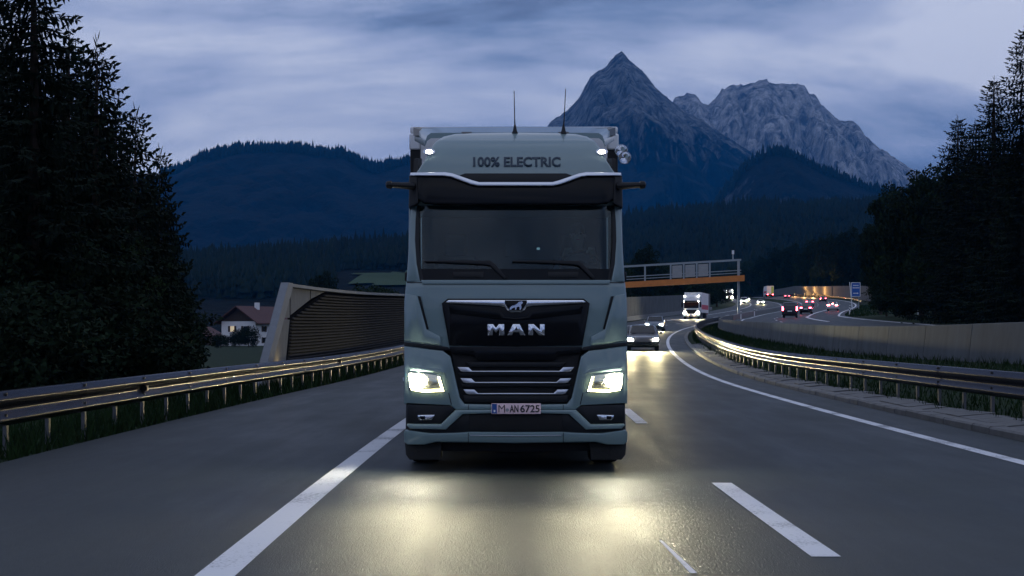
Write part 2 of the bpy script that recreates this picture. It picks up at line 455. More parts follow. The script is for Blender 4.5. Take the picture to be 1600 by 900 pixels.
opp = tag(ribbon('far_carriageway', lambda y: opp_off(y) - 0.9, lambda y: opp_off(y) + 12.6, 20, 760, lambda y, o: opp_h(y, o - opp_off(y)), M['asphalt']), kind='structure')
def opp_line(name, d0, d1, y0, y1):
    ribbon(name, lambda y: opp_off(y) + d0, lambda y: opp_off(y) + d1, y0, y1, lambda y, o: opp_h(y, o - opp_off(y)) + 0.006, M['line'], opp, step=2.5)
opp_line('edge_line', -0.12, 0.12, 20, 740)
opp_line('edge_line', 11.7, 12.0, 20, 740)
opp_line('exit_line', 7.65, 8.0, 170, 420)
for k in range(22): opp_line('lane_dash', 3.75, 3.92, 160 + 18 * k, 166 + 18 * k)
for k in range(16): opp_line('lane_dash', 7.70, 7.88, 425 + 18 * k, 431 + 18 * k)

# ------------------------------------------------------------------ guardrails
def fillet(pts, rad, n=6):
    out = [pts[0]]
    for p, q, r in zip(pts, pts[1:], pts[2:]):
        p, q, r = Vector(p), Vector(q), Vector(r); u_, v_ = (p - q).normalized(), (r - q).normalized(); t = min(rad, (p - q).length * .48, (r - q).length * .48)
        a_, b_ = q + u_ * t, q + v_ * t
        for k in range(n + 1):
            w = k / n; out.append(tuple(a_ * (1 - w) ** 2 + q * 2 * w * (1 - w) + b_ * w ** 2))
    return out + [pts[-1]]
RAIL_PROF = fillet([(-0.015, 0.80), (0.03, 0.795), (0.125, 0.69), (0.012, 0.57), (0.125, 0.44), (0.02, 0.365)], 0.055)
def guardrail(name, label, off, side, y0, y1, base, group=None, reflectors=()):
    root = empty(name, at_off(off, y0, base), 0, label, 'guardrail', group)
    o0 = root.location.copy()
    n = int((y1 - y0) / 4)
    for i in range(n):
        ya, yb = y0 + 4 * i, y0 + 4 * i + 4.12
        pull = 0.006 * (i % 2); prof = [(d, z) for d, z in RAIL_PROF] + [(d - 0.005, z - 0.001) for d, z in reversed(RAIL_PROF)]
        V, F = [], []; K = len(prof)
        for q in range(4):
            y = ya + (yb - ya) * q / 3
            for d, z in prof: V.append(at_off(off + side * (d + pull), y, base + z) - o0)
        for q in range(3):
            for k in range(K): F.append((q * K + k, q * K + (k + 1) % K, (q + 1) * K + (k + 1) % K, (q + 1) * K + k))
        F += [tuple(range(K)), tuple(3 * K + k for k in range(K - 1, -1, -1))]
        m = MB(); m.add(V, F); m.build('rail_beam', M['steel'], root, angle=40)
        for zz in (0.76, 0.50):
            if ya > 70: break
            b = MB(); c = at_off(off + side * 0.075, ya + 0.06, base + zz) - o0
            b.lathe([(-0.02, 0.0001), (-0.02, 0.02), (0.02, 0.02), (0.02, 0.0001)], 'x', 6, c); b.build('bolt', M['black'], root)
    pm = MB()
    pm.box(-0.005, 0.005, -0.05, 0.05, -0.25, 0.78); pm.box(-0.045, -0.0051, -0.05, -0.044, -0.25, 0.78); pm.box(-0.045, -0.0051, 0.044, 0.05, -0.25, 0.78)
    pme = pm.mesh('post'); pme.materials.append(M['post'])
    y = y0 + 0.5
    while y < y1:
        p = link_mesh('post', pme, None, root); p.location = at_off(off - side * 0.03, y, base) - o0; p.rotation_euler = (0, 0, (0 if side > 0 else math.pi) - math.atan(slope(y)))
        y += 2.0
    for y in reflectors:
        m = MB(); c = at_off(off + side * 0.06, y, base + 0.585) - o0
        m.box(c.x - 0.05, c.x + 0.05, c.y - 0.09, c.y + 0.09, c.z - 0.045, c.z + 0.045); m.build('reflector', M['black'], root, bevel=0.01)
    return root
guardrail('guardrail', 'galvanised steel guardrail on close-set posts below the dark wooded verge', -12.17, 1, 14.0, 190.0, 0.0, reflectors=(30.2, 58.0, 90.0))
guardrail('guardrail', 'long curving steel guardrail behind the kerb stones, in front of the concrete wall', 2.05, -1, 14.0, 250.0, 0.09)

# kerb of single stones under the right-hand rail
kerb = empty('kerb', at_off(1.15, 14, 0), 0, 'low grey kerb of single concrete stones at the foot of the curving guardrail', 'kerb')
kerb['kind'] = 'structure'
del kerb['category']
k0 = kerb.location.copy()
for i in range(150):
    y = 14 + 1.0 * i
    if y > 160: break
    m = MB(); dx = random.uniform(-0.012, 0.012); dz = random.uniform(-0.008, 0.008)
    a0, a1 = at_off(1.15 + dx, y + 0.008, 0) - k0, at_off(1.15 + dx, y + 0.992, 0) - k0
    pr = [(0, -0.1), (0.0, 0.085 + dz), (0.03, 0.115 + dz), (0.24, 0.12 + dz), (0.24, -0.1)]
    m.add([(a0.x + p, a0.y, a0.z + q) for p, q in pr] + [(a1.x + p, a1.y, a1.z + q) for p, q in pr],
          [(0, 1, 2, 3, 4), (9, 8, 7, 6, 5)] + [(j, 5 + j, 5 + (j + 1) % 5, (j + 1) % 5) for j in range(5)])
    m.build('kerb_stone', M['kerb'], kerb)
    if y < 110:      # pale slab behind the kerb, at the posts
        w = random.uniform(0.48, 0.66); s = random.uniform(-0.02, 0.02); m = MB()
        b0, b1 = at_off(1.42, y + 0.02, 0.118 + s) - k0, at_off(1.42, y + 0.97, 0.118 + s) - k0
        m.add([(b0.x, b0.y, b0.z), (b0.x + w, b0.y + 0.05, b0.z + 0.05), (b1.x + w * 0.8, b1.y, b1.z + 0.045), (b1.x, b1.y, b1.z)] +
              [(b0.x, b0.y, b0.z - 0.12), (b0.x + w, b0.y + 0.05, b0.z - 0.12), (b1.x + w * 0.8, b1.y, b1.z - 0.12), (b1.x, b1.y, b1.z - 0.12)],
              [(0, 1, 2, 3), (7, 6, 5, 4), (0, 4, 5, 1), (1, 5, 6, 2), (2, 6, 7, 3), (3, 7, 4, 0)])
        m.build('kerb_slab', M['kerb'], kerb)

# concrete barrier wall on the bank, in cast sections
cw = empty('concrete_wall', (E(22) + wall_off(22), 22, 0), 0, 'long curving grey concrete barrier wall on the grass bank of the median', 'wall')
c0 = cw.location.copy()
def wall_top(y): return hr(y) + lerp(1.8, 1.0, (y - 47) / 148) + (0.0 if y > 47 else 0.0)
y = 22.0; i = 0
while y < 236:
    L = 6.0; V, F = [], []; gap = 0.03; K = 6
    for q in range(3):
        yy = y + gap + (L - 2 * gap) * q / 2; x = E(yy) + wall_off(yy); zt, zb = wall_top(yy), hr(yy) + bank(yy) - 0.4
        for d, z in ((-0.22, zb), (-0.20, zb + 0.62), (-0.10, zt - 0.015), (-0.085, zt), (0.085, zt), (0.2, zb)): V.append(Vector((x + d, yy, z)) - c0)
    for q in range(2):
        for k in range(K): F.append((q * K + k, q * K + (k + 1) % K, (q + 1) * K + (k + 1) % K, (q + 1) * K + k))
    F += [tuple(range(K)), tuple(2 * K + k for k in range(K - 1, -1, -1))]
    MB().add(V, F).build('wall_section', M['concrete'], cw)
    y += L; i += 1

# ------------------------------------------------------------------ slatted noise wall
NW = -13.6
nw = empty('noise_wall', at_off(NW, 54, 0), 0, 'slatted grey noise wall with slanting pale concrete end beyond the guardrail', 'noise wall')
n0 = nw.location.copy()
def nwp(y, z, d=0.0): return at_off(NW + d, y, z) - n0
NT = 3.05
# leaning end frame
poly = [(50.4, -0.4), (51.3, -0.4), (57.0, NT - 0.13), (57.0, NT + 0.02), (56.1, NT + 0.02)]
m = MB(); V = [nwp(a, b, -0.11) for a, b in poly] + [nwp(a, b, 0.13) for a, b in poly]
m.add(V, [tuple(range(5)), tuple(range(9, 4, -1))] + [(i, 5 + i, 5 + (i + 1) % 5, (i + 1) % 5) for i in range(5)]); m.build('end_frame', M['capstone'], nw, bevel=0.015)
# cap rail
def strip(name, y0, y1, z0, z1, d0, d1, material, parent, step=6.0, org=None, fn=None):
    fn = fn or nwp; n = max(2, int((y1 - y0) / step) + 1); V, F = [], []
    for i in range(n):
        y = y0 + (y1 - y0) * i / (n - 1)
        V += [fn(y, z0, d0), fn(y, z0, d1), fn(y, z1, d1), fn(y, z1, d0)]
    for i in range(n - 1):
        for k in range(4): F.append((4 * i + k, 4 * i + (k + 1) % 4, 4 * i + 4 + (k + 1) % 4, 4 * i + 4 + k))
    F += [(0, 1, 2, 3), (4 * n - 1, 4 * n - 2, 4 * n - 3, 4 * n - 4)]
    return MB().add(V, F).build(name, material, parent)
strip('cap_rail', 57.02, 128, NT - 0.10, NT + 0.0, -0.12, 0.12, M['capstone'], nw)
strip('back_panel', 58.12, 128, -0.3, NT - 0.11, -0.2, -0.1, M['slatback'], nw)
# smooth rendered panels in the end bay
def quadp(name, pts, d0, d1, material):
    n = len(pts); V = [nwp(a, b, d0) for a, b in pts] + [nwp(a, b, d1) for a, b in pts]
    return MB().add(V, [tuple(range(n)), tuple(range(2 * n - 1, n - 1, -1))] + [(i, n + i, n + (i + 1) % n, (i + 1) % n) for i in range(n)]).build(name, material, nw)
fe = lambda z: 51.3 + (z + 0.4) * 5.7 / (NT + 0.27)          # inner edge of the leaning frame
quadp('render_panel', [(fe(0.3) - .1, 0.3), (56.3, 0.3), (57.3, 1.92), (fe(1.92) - .1, 1.92)], -0.095, -0.02, M['render'])
quadp('render_panel', [(fe(1.98) - .1, 1.98), (57.3, 1.98), (57.3, NT - 0.14), (fe(NT - .14) - .1, NT - 0.14)], -0.095, -0.02, M['render'])
quadp('render_panel', [(57.42, 2.06), (61.7, 2.62), (61.7, NT - 0.12), (57.42, NT - 0.12)], -0.095, -0.02, M['render'])
quadp('render_panel', [(61.82, 2.64), (65.2, NT - 0.12), (61.82, NT - 0.12)], -0.095, -0.02, M['render'])
quadp('trim', [(57.3, 1.94), (57.42, 1.94), (65.6, NT - 0.2), (65.6, NT - 0.12), (65.3, NT - 0.12), (57.4, 2.04)], -0.095, -0.012, M['slatback'])
quadp('trim', [(57.31, 2.06), (57.41, 2.06), (57.41, NT - 0.12), (57.31, NT - 0.12)], -0.095, -0.012, M['slatback'])
quadp('trim', [(61.71, 2.64), (61.81, 2.64), (61.81, NT - 0.12), (61.71, NT - 0.12)], -0.095, -0.012, M['slatback'])
quadp('trim', [(56.3, -0.2), (56.42, -0.2), (57.42, 1.93), (57.3, 1.93)], -0.095, -0.012, M['slatback'])
quadp('base_plinth', [(51.4, -0.3), (56.3, -0.3), (56.3, 0.28), (fe(.28) - .1, 0.28)], -0.096, 0.03, M['concrete'])
ns = 27
for i in range(ns):
    z = 0.02 + i * (NT - 0.2) / ns
    if z < 1.9: ys = 56.45 + (z + 0.2) * 1.0 / 2.1
    else: ys = 57.5 + (z - 1.9) * (65.6 - 57.5) / (NT - 0.2 - 1.9)
    V, F = [], []; ye = 126.0; n = int((ye - ys) / 4) + 2
    for q in range(n):
        y = ys + (ye - ys) * q / (n - 1)
        for d, zz in ((-0.09, z + 0.012), (0.05, z), (0.065, z + 0.03), (-0.05, z + 0.078)): V.append(nwp(y, zz, d))
    for q in range(n - 1):
        for k in range(4): F.append((4 * q + k, 4 * q + (k + 1) % 4, 4 * q + 4 + (k + 1) % 4, 4 * q + 4 + k))
    F += [(0, 1, 2, 3), (4 * n - 1, 4 * n - 2, 4 * n - 3, 4 * n - 4)]
    MB().add(V, F).build('slat', M['slat'], nw)

# the plainer wall that carries on round the bend
fw = empty('noise_wall', at_off(-13.6, 130, 0), 0, 'plain grey noise wall rounding the bend behind the distant oncoming truck', 'noise wall')
f0 = fw.location.copy(); fwp = lambda y, z, d: at_off(-13.6 + d, y, z) - f0
for i in range(62):
    y = 128 + 4 * i
    strip('wall_panel', y + 0.03, y + 3.97, -0.4, 3.3, -0.12, 0.12, M['concrete'], fw, 2.0, fn=fwp)
strip('plinth', 128, 376, -0.4, 0.55, 0.122, 0.5, M['capstone'], fw, 6.0, fn=fwp)

# far wall behind the other carriageway
rw = empty('retaining_wall', (E(430) + opp_off(430) + 17, 430, 0), 0, 'far grey retaining wall with lit orange wing below the dark trees', 'wall')
r0 = rw.location.copy()
rwp = lambda y, z, d: Vector((E(y) + opp_off(y) + 16.5 + d, y, opp_h(y, 14) + z)) - r0
for i in range(46):
    y = 395 + 8 * i
    strip('wall_panel', y + 0.03, y + 7.97, -0.8, 3.9, -0.15, 0.15, M['concrete'], rw, 4.0, fn=rwp)
strip('rail_beam', 330, 740, 0.42, 0.75, -3.6, -3.52, M['steel'], rw, 8.0, fn=rwp)
# wing panel, lit by a sodium lamp
wing = MB()
P = [rwp(584, 0.7, -0.35), rwp(650, 1.5, -0.35), rwp(690, 3.75, -0.35), rwp(584, 3.75, -0.35)]
Q = [p + Vector((0.12, 0, 0)) for p in P]
wing.add(P + Q, [(0, 1, 2, 3), (7, 6, 5, 4)] + [(i, 4 + i, 4 + (i + 1) % 4, (i + 1) % 4) for i in range(4)]).build('wing_panel', M['render'], rw)
for yy in (604, 634, 664):
    ll = bpy.data.lights.new('sodium_lamp', 'POINT'); ll.energy = 4200; ll.color = (1.0, 0.50, 0.15); ll.shadow_soft_size = 0.15
    lo = bpy.data.objects.new('sodium_lamp', ll); COL.objects.link(lo); lo.parent = rw; lo.location = rwp(yy, 1.5, -4.6)
    lh = MB(); c = rwp(yy, 0, -4.6); lh.tube([(c.x, c.y, c.z - 0.3), (c.x, c.y, c.z + 1.25)], 0.06, 6); lh.build('lamp_post', M['gantry'], rw)
ll = bpy.data.lights.new('end_lamp', 'POINT'); ll.energy = 9; ll.color = (1.0, 0.72, 0.32); ll.shadow_soft_size = 0.05
lo = bpy.data.objects.new('end_lamp', ll); COL.objects.link(lo); lo.parent = nw; lo.location = nwp(54.8, 0.42, 0.22)

# ------------------------------------------------------------------ overhead gantry
gy = 258.0
gp = at_off(2.2, gy, 0)
gan = empty('overhead_gantry', gp, 0, 'overhead gantry with orange beam, railing and backs of three sign panels', 'gantry')
T = math.tan(R(3.3))
def gx(x, z): return (x, 0.18 * -x * 0.0, z + x * T)
Lg = -19.5
m = MB(); m.box(-0.16, 0.16, -0.16, 0.16, -0.5, 8.75); m.build('post', M['gantry'], gan)
m = MB(); m.box(Lg - 0.16, Lg + 0.16, -0.16, 0.16, -0.8, 5.6); m.build('post', M['gantry'], gan)
def gbar(name, x0, x1, z0, z1, y0, y1, material, tilt=True):
    k = T if tilt else 0; m = MB()
    V = [(x0,y0,z0+x0*k),(x1,y0,z0+x1*k),(x1,y1,z0+x1*k),(x0,y1,z0+x0*k),(x0,y0,z1+x0*k),(x1,y0,z1+x1*k),(x1,y1,z1+x1*k),(x0,y1,z1+x0*k)]
    m.add(V, [(0,3,2,1),(4,5,6,7),(0,1,5,4),(1,2,6,5),(2,3,7,6),(3,0,4,7)]); return m.build(name, material, gan)
gbar('beam', Lg + 0.2, 0.7, 5.55, 6.38, -1.1, -0.3, M['orange'])
gbar('top_rail', Lg + 0.2, 0.25, 8.45, 8.72, -0.95, -0.75, M['gantry'])
gbar('guard_rail', Lg + 0.2, 0.25, 7.05, 7.17, -0.95, -0.85, M['gantry'])
gbar('guard_rail', Lg + 0.2, 0.25, 6.68, 6.78, -0.95, -0.85, M['gantry'])
for x in (-13.4, -9.75, -7.9, -6.05, -4.2, -17.0):
    gbar('upright', x - 0.11, x + 0.11, 6.38, 8.45, -0.97, -0.77, M['gantry'])
for x in (-8.85, -7.0, -5.15):
    p = gbar('sign_panel', x - 0.70, x + 0.70, 6.55, 8.30, -1.05, -0.98, M['signback'])
    for dz in (0.35, 0.85, 1.35):
        q = gbar('stiffener', x - 0.70, x + 0.70, 6.55 + dz, 6.60 + dz, -1.08, -1.055, M['gantry']); q.parent = p
m = MB(); m.tube([(-0.9, -0.8, 8.6), (-0.9, -0.8, 9.4)], 0.05, 6); m.box(-1.05, -0.75, -0.95, -0.65, 9.4, 9.95); m.build('camera_head', M['white'], gan)

# ------------------------------------------------------------------ blue exit sign, marker posts
def opos(d, y, z=0.0): return Vector((E(y) + opp_off(y) + d, y, opp_h(y, d) + z))
sg = empty('direction_sign', opos(12.9, 300, 0.1), 0, 'tall blue direction sign with white rim on a leaning pole beside the exit', 'sign')
m = MB(); m.box(-0.75, 0.75, -0.03, 0.03, 2.0, 4.35); brd = m.build('sign_board', M['signwhite'], sg, bevel=0.01)
m = MB(); m.box(-0.67, 0.67, -0.04, -0.031, 2.08, 4.27); m.build('sign_face', M['signblue'], brd)
for zz, w in ((3.85, 0.9), (3.45, 1.05)):
    m = MB(); x = -w / 2
    while x < w / 2: l = random.uniform(0.05, 0.11); m.box(x, x + l, -0.046, -0.041, zz - 0.08, zz + 0.08); x += l + 0.03
    m.build('lettering', M['signwhite'], brd)
m = MB(); m.prism([(-0.45, 2.5), (0.2, 2.5), (0.2, 2.42), (0.48, 2.56), (0.2, 2.7), (0.2, 2.62), (-0.45, 2.62)], 'y', -0.046, -0.041); m.build('arrow', M['signwhite'], brd)
m = MB(); m.tube([(-0.55, 0.1, -0.3), (-1.0, 0.1, 4.4)], 0.07, 8); m.build('pole', M['signwhite'], sg)
m = MB(); m.tube([(0.5, 0.1, -0.3), (0.5, 0.1, 4.0)], 0.06, 8); m.build('pole', M['gantry'], sg)

def marker(pos, label):
    r = empty('marker_post', pos, 0, label, 'marker post', 'white marker posts along the far carriageway')
    m = MB(); m.prism([(-0.06, -0.05), (0.06, -0.05), (0.02, 0.07), (-0.02, 0.07)], 'z', -0.2, 1.0); m.build('post', M['white'], r)
    m = MB(); m.box(-0.062, 0.062, -0.056, -0.052, 0.7, 0.86); m.build('reflector', M['black'], r)
for d, y, lb in ((-0.7, 232, 'white marker post at the inner line just beyond the concrete wall'), (-0.7, 262, 'white marker post on the median behind the gantry post'),
                 (-0.7, 330, 'white marker post where the inner line bends away'), (-0.7, 352, 'white marker post farthest along the bending inner line'),
                 (13.2, 232, 'white marker post on the grass beside the exit lane'), (13.0, 268, 'white marker post below the blue direction sign'),
                 (18.5, 190, 'white marker post just above the concrete wall by the dark trees')):
    marker(opos(d, y, 0), lb)

# crash barrier between the two far carriageways
mb_ = empty('median_barrier', at_off(2.6, 262, 0), 0, 'dark low median barrier beyond the gantry post', 'barrier')
b0 = mb_.location.copy(); bwp = lambda y, z, d: at_off(2.6 + d, y, z) - b0
for i in range(20):
    y = 238 + 8 * i
    strip('barrier_section', y + 0.03, y + 7.97, -0.3, 1.05, -0.25, 0.25, M['tarp'], mb_, 4.0, fn=bwp)

# ------------------------------------------------------------------ the truck
TY, TX0 = 19.75, 0.16
PXM = FPX / TY
TC = 806.0
truck = empty('electric_truck', (TX0, TY, 0), 0, 'blue grey electric tractor truck driving at the camera with headlights lit', 'truck')
def tx(p): return (p - TC) / PXM
def tz(p): return CAMH + (VY - p) / PXM
LEAN = [(-1, 0.03), (0.30, 0.03), (0.45, 0.0), (1.95, 0.0), (2.07, 0.02), (2.9, 0.14), (3.2, 0.20), (3.36, 0.255), (3.5, 0.36), (3.6, 0.50), (3.66, 0.68), (3.75, 1.0)]
def lean(z):
    for (a, va), (b, vb) in zip(LEAN, LEAN[1:]):
        if z <= b: return va + (vb - va) * (z - a) / (b - a)
    return LEAN[-1][1]
def bend_pt(x, y, z, far=0.6):
    s = 0.05 * x * x + (max(0, abs(x) - 1.0) / 0.22) ** 2 * 0.13
    d = (s + lean(z)) if y < far else 0.0
    k = 1 + d / TY
    return Vector((x * k, y + d, CAMH + (z - CAMH) * k))
def bend_mesh(me, far=0.6):
    for v in me.vertices: v.co = bend_pt(v.co.x, v.co.y, v.co.z, far)
def panel(name, pts, front, back, material, parent=None, bevel=0.006, sym=False, far=0.6, cuts=True):
    """outline in photo pixels (of the front of the cab), extruded back and wrapped round the cab's curve"""
    if sym: pts = list(pts) + [(2 * TC - x, y) for x, y in reversed(pts) if abs(x - TC) > 0.01]
    bm = bmesh.new()
    vs = [bm.verts.new((tx(a), front, tz(b))) for a, b in pts]
    f = bm.faces.new(vs)
    r = bmesh.ops.extrude_face_region(bm, geom=[f])
    nv = [g for g in r['geom'] if isinstance(g, bmesh.types.BMVert)]
    for v in nv: v.co.y = back
    bmesh.ops.recalc_face_normals(bm, faces=bm.faces)
    if bevel:
        ed = [e for e in bm.edges if all(abs(v.co.y - front) < 1e-6 for v in e.verts)]
        bmesh.ops.bevel(bm, geom=ed, offset=bevel, segments=2, profile=0.5, affect='EDGES', clamp_overlap=True)
    if cuts:
        xs = [v.co.x for v in bm.verts]; zs = [v.co.z for v in bm.verts]
        st = 0.09 if max(xs) - min(xs) > 0.5 else 0.06
        x = math.floor(min(xs) / st) * st
        while x < max(xs):
            if min(xs) < x: bmesh.ops.bisect_plane(bm, geom=bm.verts[:] + bm.edges[:] + bm.faces[:], plane_co=(x + 0.0007, 0, 0), plane_no=(1, 0, 0))
            x += st
        for z in (0.37, 1.99, 2.07, 2.5, 2.9, 3.05, 3.2, 3.28, 3.36, 3.43, 3.5, 3.55, 3.6, 3.63, 3.66):
            if min(zs) < z < max(zs): bmesh.ops.bisect_plane(bm, geom=bm.verts[:] + bm.edges[:] + bm.faces[:], plane_co=(0, 0, z + 0.0003), plane_no=(0, 0, 1))
    me = bpy.data.meshes.new(name); bm.to_mesh(me); bm.free()
    bend_mesh(me, far); finish(me, 40)
    return link_mesh(name, me, material, parent or truck)
def mir(pts): return [(2 * TC - x, y) for x, y in reversed(pts)]
def both(name, pts, front, back, material, parent=None, **k):
    return panel(name, pts, front, back, material, parent, **k), panel(name, mir(pts), front, back, material, parent, **k)

# cab shell: roof, pillars with side walls, front body, floor and back wall
roof = panel('roof', [(806, 206.5), (740, 207.5), (712, 209), (694, 213), (681, 221), (672, 234), (664, 250), (655, 264), (648, 274), (645, 300), (643, 321), (806, 321)], 0.0, 2.1, M['paint'], bevel=0.02, sym=True)
pil = both('pillar', [(643, 321.5), (641, 345), (638, 400), (635.5, 440), (657, 440), (651.5, 412), (649, 375), (650, 345), (652, 321.5)], 0.0, 0.20, M['paint'], bevel=0.012)
for s in (-1, 1):
    m = MB(); m.prism([(0.33, 0.55), (0.33, 2.07), (0.5, 2.92), (2.25, 2.92), (2.25, 0.55)], 'x', s * 1.13, s * 1.19); sw = m.build('side_wall', M['paint'], truck, bevel=0.01)
    m = MB(); m.prism([(0.62, 2.12), (0.70, 2.85), (1.5, 2.85), (1.5, 2.12)], 'x', s * 1.191, s * 1.196); m.build('side_window', M['windark'], sw)
m = MB(); m.box(-1.12, 1.12, 2.2, 2.26, 0.7, 2.92); m.build('back_wall', M['black'], truck)
m = MB(); m.box(-1.12, 1.12, 0.34, 2.19, 1.25, 1.31); m.build('cab_floor', M['black'], truck)
front = panel('front_panel', [(806, 439), (659, 439), (635, 441), (632, 470), (631.5, 545), (806, 545)], 0.0, 0.30, M['paint'], bevel=0.012, sym=True)
panel('cowl_edge', [(806, 437.5), (658, 437.5), (660, 444), (806, 444)], -0.022, 0.05, M['paint'], bevel=0.010, sym=True)
# interior
m = MB(); m.prism([(0.22, 1.6), (0.22, 2.10), (0.40, 2.16), (0.85, 2.12), (0.95, 1.95), (0.9, 1.6)], 'x', -1.1, 1.1); m.build('dashboard', M['black'], truck, bevel=0.02)
wheel_c = Vector((0.74, 0.98, 2.27))
V, F = [], []
for i in range(28):
    a = 2 * math.pi * i / 28
    for k in range(8):
        b = 2 * math.pi * k / 8; r = 0.215 + 0.017 * math.cos(b); p = Vector((r * math.cos(a), 0.017 * math.sin(b), r * math.sin(a)))
        V.append(Matrix.Rotation(R(-38), 3, 'X') @ p)
for i in range(28):
    for k in range(8): F.append((i * 8 + k, i * 8 + (k + 1) % 8, ((i + 1) % 28) * 8 + (k + 1) % 8, ((i + 1) % 28) * 8 + k))
st = MB().add(V, F).build('steering_wheel', M['black'], truck); st.location = wheel_c
m = MB(); m.box(-0.2, 0.2, -0.012, 0.012, -0.03, 0.03); m.lathe([(-0.02, 0.0001), (-0.02, 0.07), (0.03, 0.07), (0.14, 0.03)], 'y', 16); sp = m.build('hub', M['black'], st); sp.rotation_euler = (R(-38), 0, 0)
for s in (-1, 1):
    m = MB(); m.box(s * 0.7 - 0.26, s * 0.7 + 0.26, 1.25, 1.75, 1.55, 1.72); m.box(s * 0.7 - 0.25, s * 0.7 + 0.25, 1.76, 1.90, 1.6, 2.42); m.box(s * 0.7 - 0.14, s * 0.7 + 0.14, 1.77, 1.87, 2.43, 2.68)
    m.build('seat', M['fabric'], truck, bevel=0.04)
m = MB(); m.box(-0.12, -0.04, 0.62, 0.64, 2.36, 2.55); m.build('toll_box', M['black'], truck, bevel=0.01)
m = MB(); m.box(0.24, 0.275, 0.60, 0.615, 2.44, 2.466); m.build('display', M['screen'], truck)

# windscreen and lower black band
panel('windscreen', [(806, 321), (653, 321), (651, 345), (650, 375), (652.5, 412), (658, 438), (806, 438)], 0.012, 0.022, M['glass'], bevel=0.0, sym=True)
panel('windscreen_frit', [(806, 420), (655, 420), (659, 437.5), (806, 437.5)], 0.004, 0.011, M['gloss'], bevel=0.0, sym=True)
both('windscreen_frit', [(651.6, 321), (649.6, 345), (648.8, 375), (651, 412), (657.5, 438), (662, 438), (657, 412), (655, 375), (655.5, 345), (656, 321)], 0.004, 0.011, M['black'], bevel=0.0)
both('vent_slot', [(708, 424.5), (756, 424.5), (755, 434), (709, 434)], -0.006, 0.003, M['black'], bevel=0.004)
for s0, s1 in ((0, 0), (138, 0)):
    w = [(663 + s0, 407.5), (700 + s0, 407), (766 + s0, 407.5), (773 + s0, 412), (791 + s0, 433), (788 + s0, 436), (766 + s0, 415), (757 + s0, 413.5), (700 + s0, 410.5), (663 + s0, 409.5)]
    panel('wiper', w, -0.035, -0.012, M['black'], bevel=0.003)
# sun visor
visor = panel('sun_visor', [(806, 291), (748, 291), (736, 288), (705, 276.5), (696, 274.5), (644, 275.5), (640, 284), (641, 310), (655, 314), (664, 319), (680, 321), (806, 321.5)], -0.15, -0.02, M['gloss'], bevel=0.02, sym=True)
panel('visor_trim', [(806, 286.5), (749, 286.5), (738, 283.5), (708, 273), (697, 271), (643, 272), (642, 276.5), (695, 276.8), (705, 278.5), (736, 290), (748, 292.5), (806, 292.5)], -0.185, -0.10, M['silver'], bevel=0.010, sym=True)
panel('visor_recess', [(806, 271), (727, 271), (719, 274), (742, 286.4), (806, 286.4)], -0.015, 0.05, M['black'], bevel=0.004, sym=True)
both('visor_end', [(641, 276.8), (653, 277), (655, 318), (650, 322), (640, 326)], -0.16, 0.25, M['black'], bevel=0.01)
# roof lamps
for s in (1, -1):
    c = (TC + s * 135, 237)
    ov = [(c[0] + 5.4 * math.cos(t), c[1] + 2.3 * math.sin(t)) for t in [2 * math.pi * k / 14 for k in range(14)]]
    lm = panel('marker_lamp', [(c[0] + 9.4 * math.cos(t), c[1] + 4.8 * math.sin(t)) for t in [2 * math.pi * k / 14 for k in range(14)]], -0.012, 0.05, M['chrome'], bevel=0.003)
    panel('bulb', ov, -0.022, -0.0125, M['marker'], lm, bevel=0.003)
# roof lettering
me = text_mesh('100% ELECTRIC', 136.5 / PXM, 15.6 / PXM, bold=0.030, extrude=0.006)
for v in me.vertices: v.co.x += tx(808); v.co.z += tz(252.8); v.co.y -= 0.003
bm = bmesh.new(); bm.from_mesh(me)
for x in [k * 0.09 + 0.0007 for k in range(-8, 9)]: bmesh.ops.bisect_plane(bm, geom=bm.verts[:] + bm.edges[:] + bm.faces[:], plane_co=(x, 0, 0), plane_no=(1, 0, 0))
for z in (3.28, 3.32, 3.36, 3.40, 3.43): bmesh.ops.bisect_plane(bm, geom=bm.verts[:] + bm.edges[:] + bm.faces[:], plane_co=(0, 0, z + 0.0003), plane_no=(0, 0, 1))
bm.to_mesh(me); bm.free()
bend_mesh(me); link_mesh('lettering', me, M['navy'], truck)
# aerials
for px, tip in ((805.5, (804.3, 141)), (881.5, (885, 138))):
    yb = 0.78; k = 1 + yb / TY
    b = Vector((tx(px) * k, yb, CAMH + (VY - 207) / PXM * k)); t = Vector((tx(tip[0]) * k, yb + 0.05, CAMH + (VY - tip[1]) / PXM * k))
    m = MB(); m.lathe([(-0.03, 0.036), (0.0, 0.034), (0.02, 0.024), (0.085, 0.011), (0.085, 0.0001)], 'z', 12, b); m.build('aerial_base', M['black'], truck)
    m = MB(); m.tube([b + Vector((0, 0, 0.07)), b.lerp(t, 0.35), t], [0.0095, 0.0065, 0.0045], 6); m.build('aerial', M['black'], truck)
# roof hatch dots
both('roof_cap', [(722, 205.6), (738, 205.6), (738, 207.6), (722, 207.6)], 0.02, 0.3, M['black'], bevel=0.0)
# air horns
for (px, py), y in (((971.5, 235.5), 0.75), ((977.0, 246.5), 0.62)):
    k = 1 + y / TY; c = (tx(px) * k, y, CAMH + (VY - py) / PXM * k)
    m = MB(); m.lathe([(0.035, 0.0001), (0.0, 0.062), (-0.012, 0.068), (0.0, 0.072), (0.10, 0.045), (0.28, 0.022), (0.5, 0.018), (0.5, 0.0001)], 'y', 28, c); m.build('air_horn', M['chrome'], truck, angle=50)
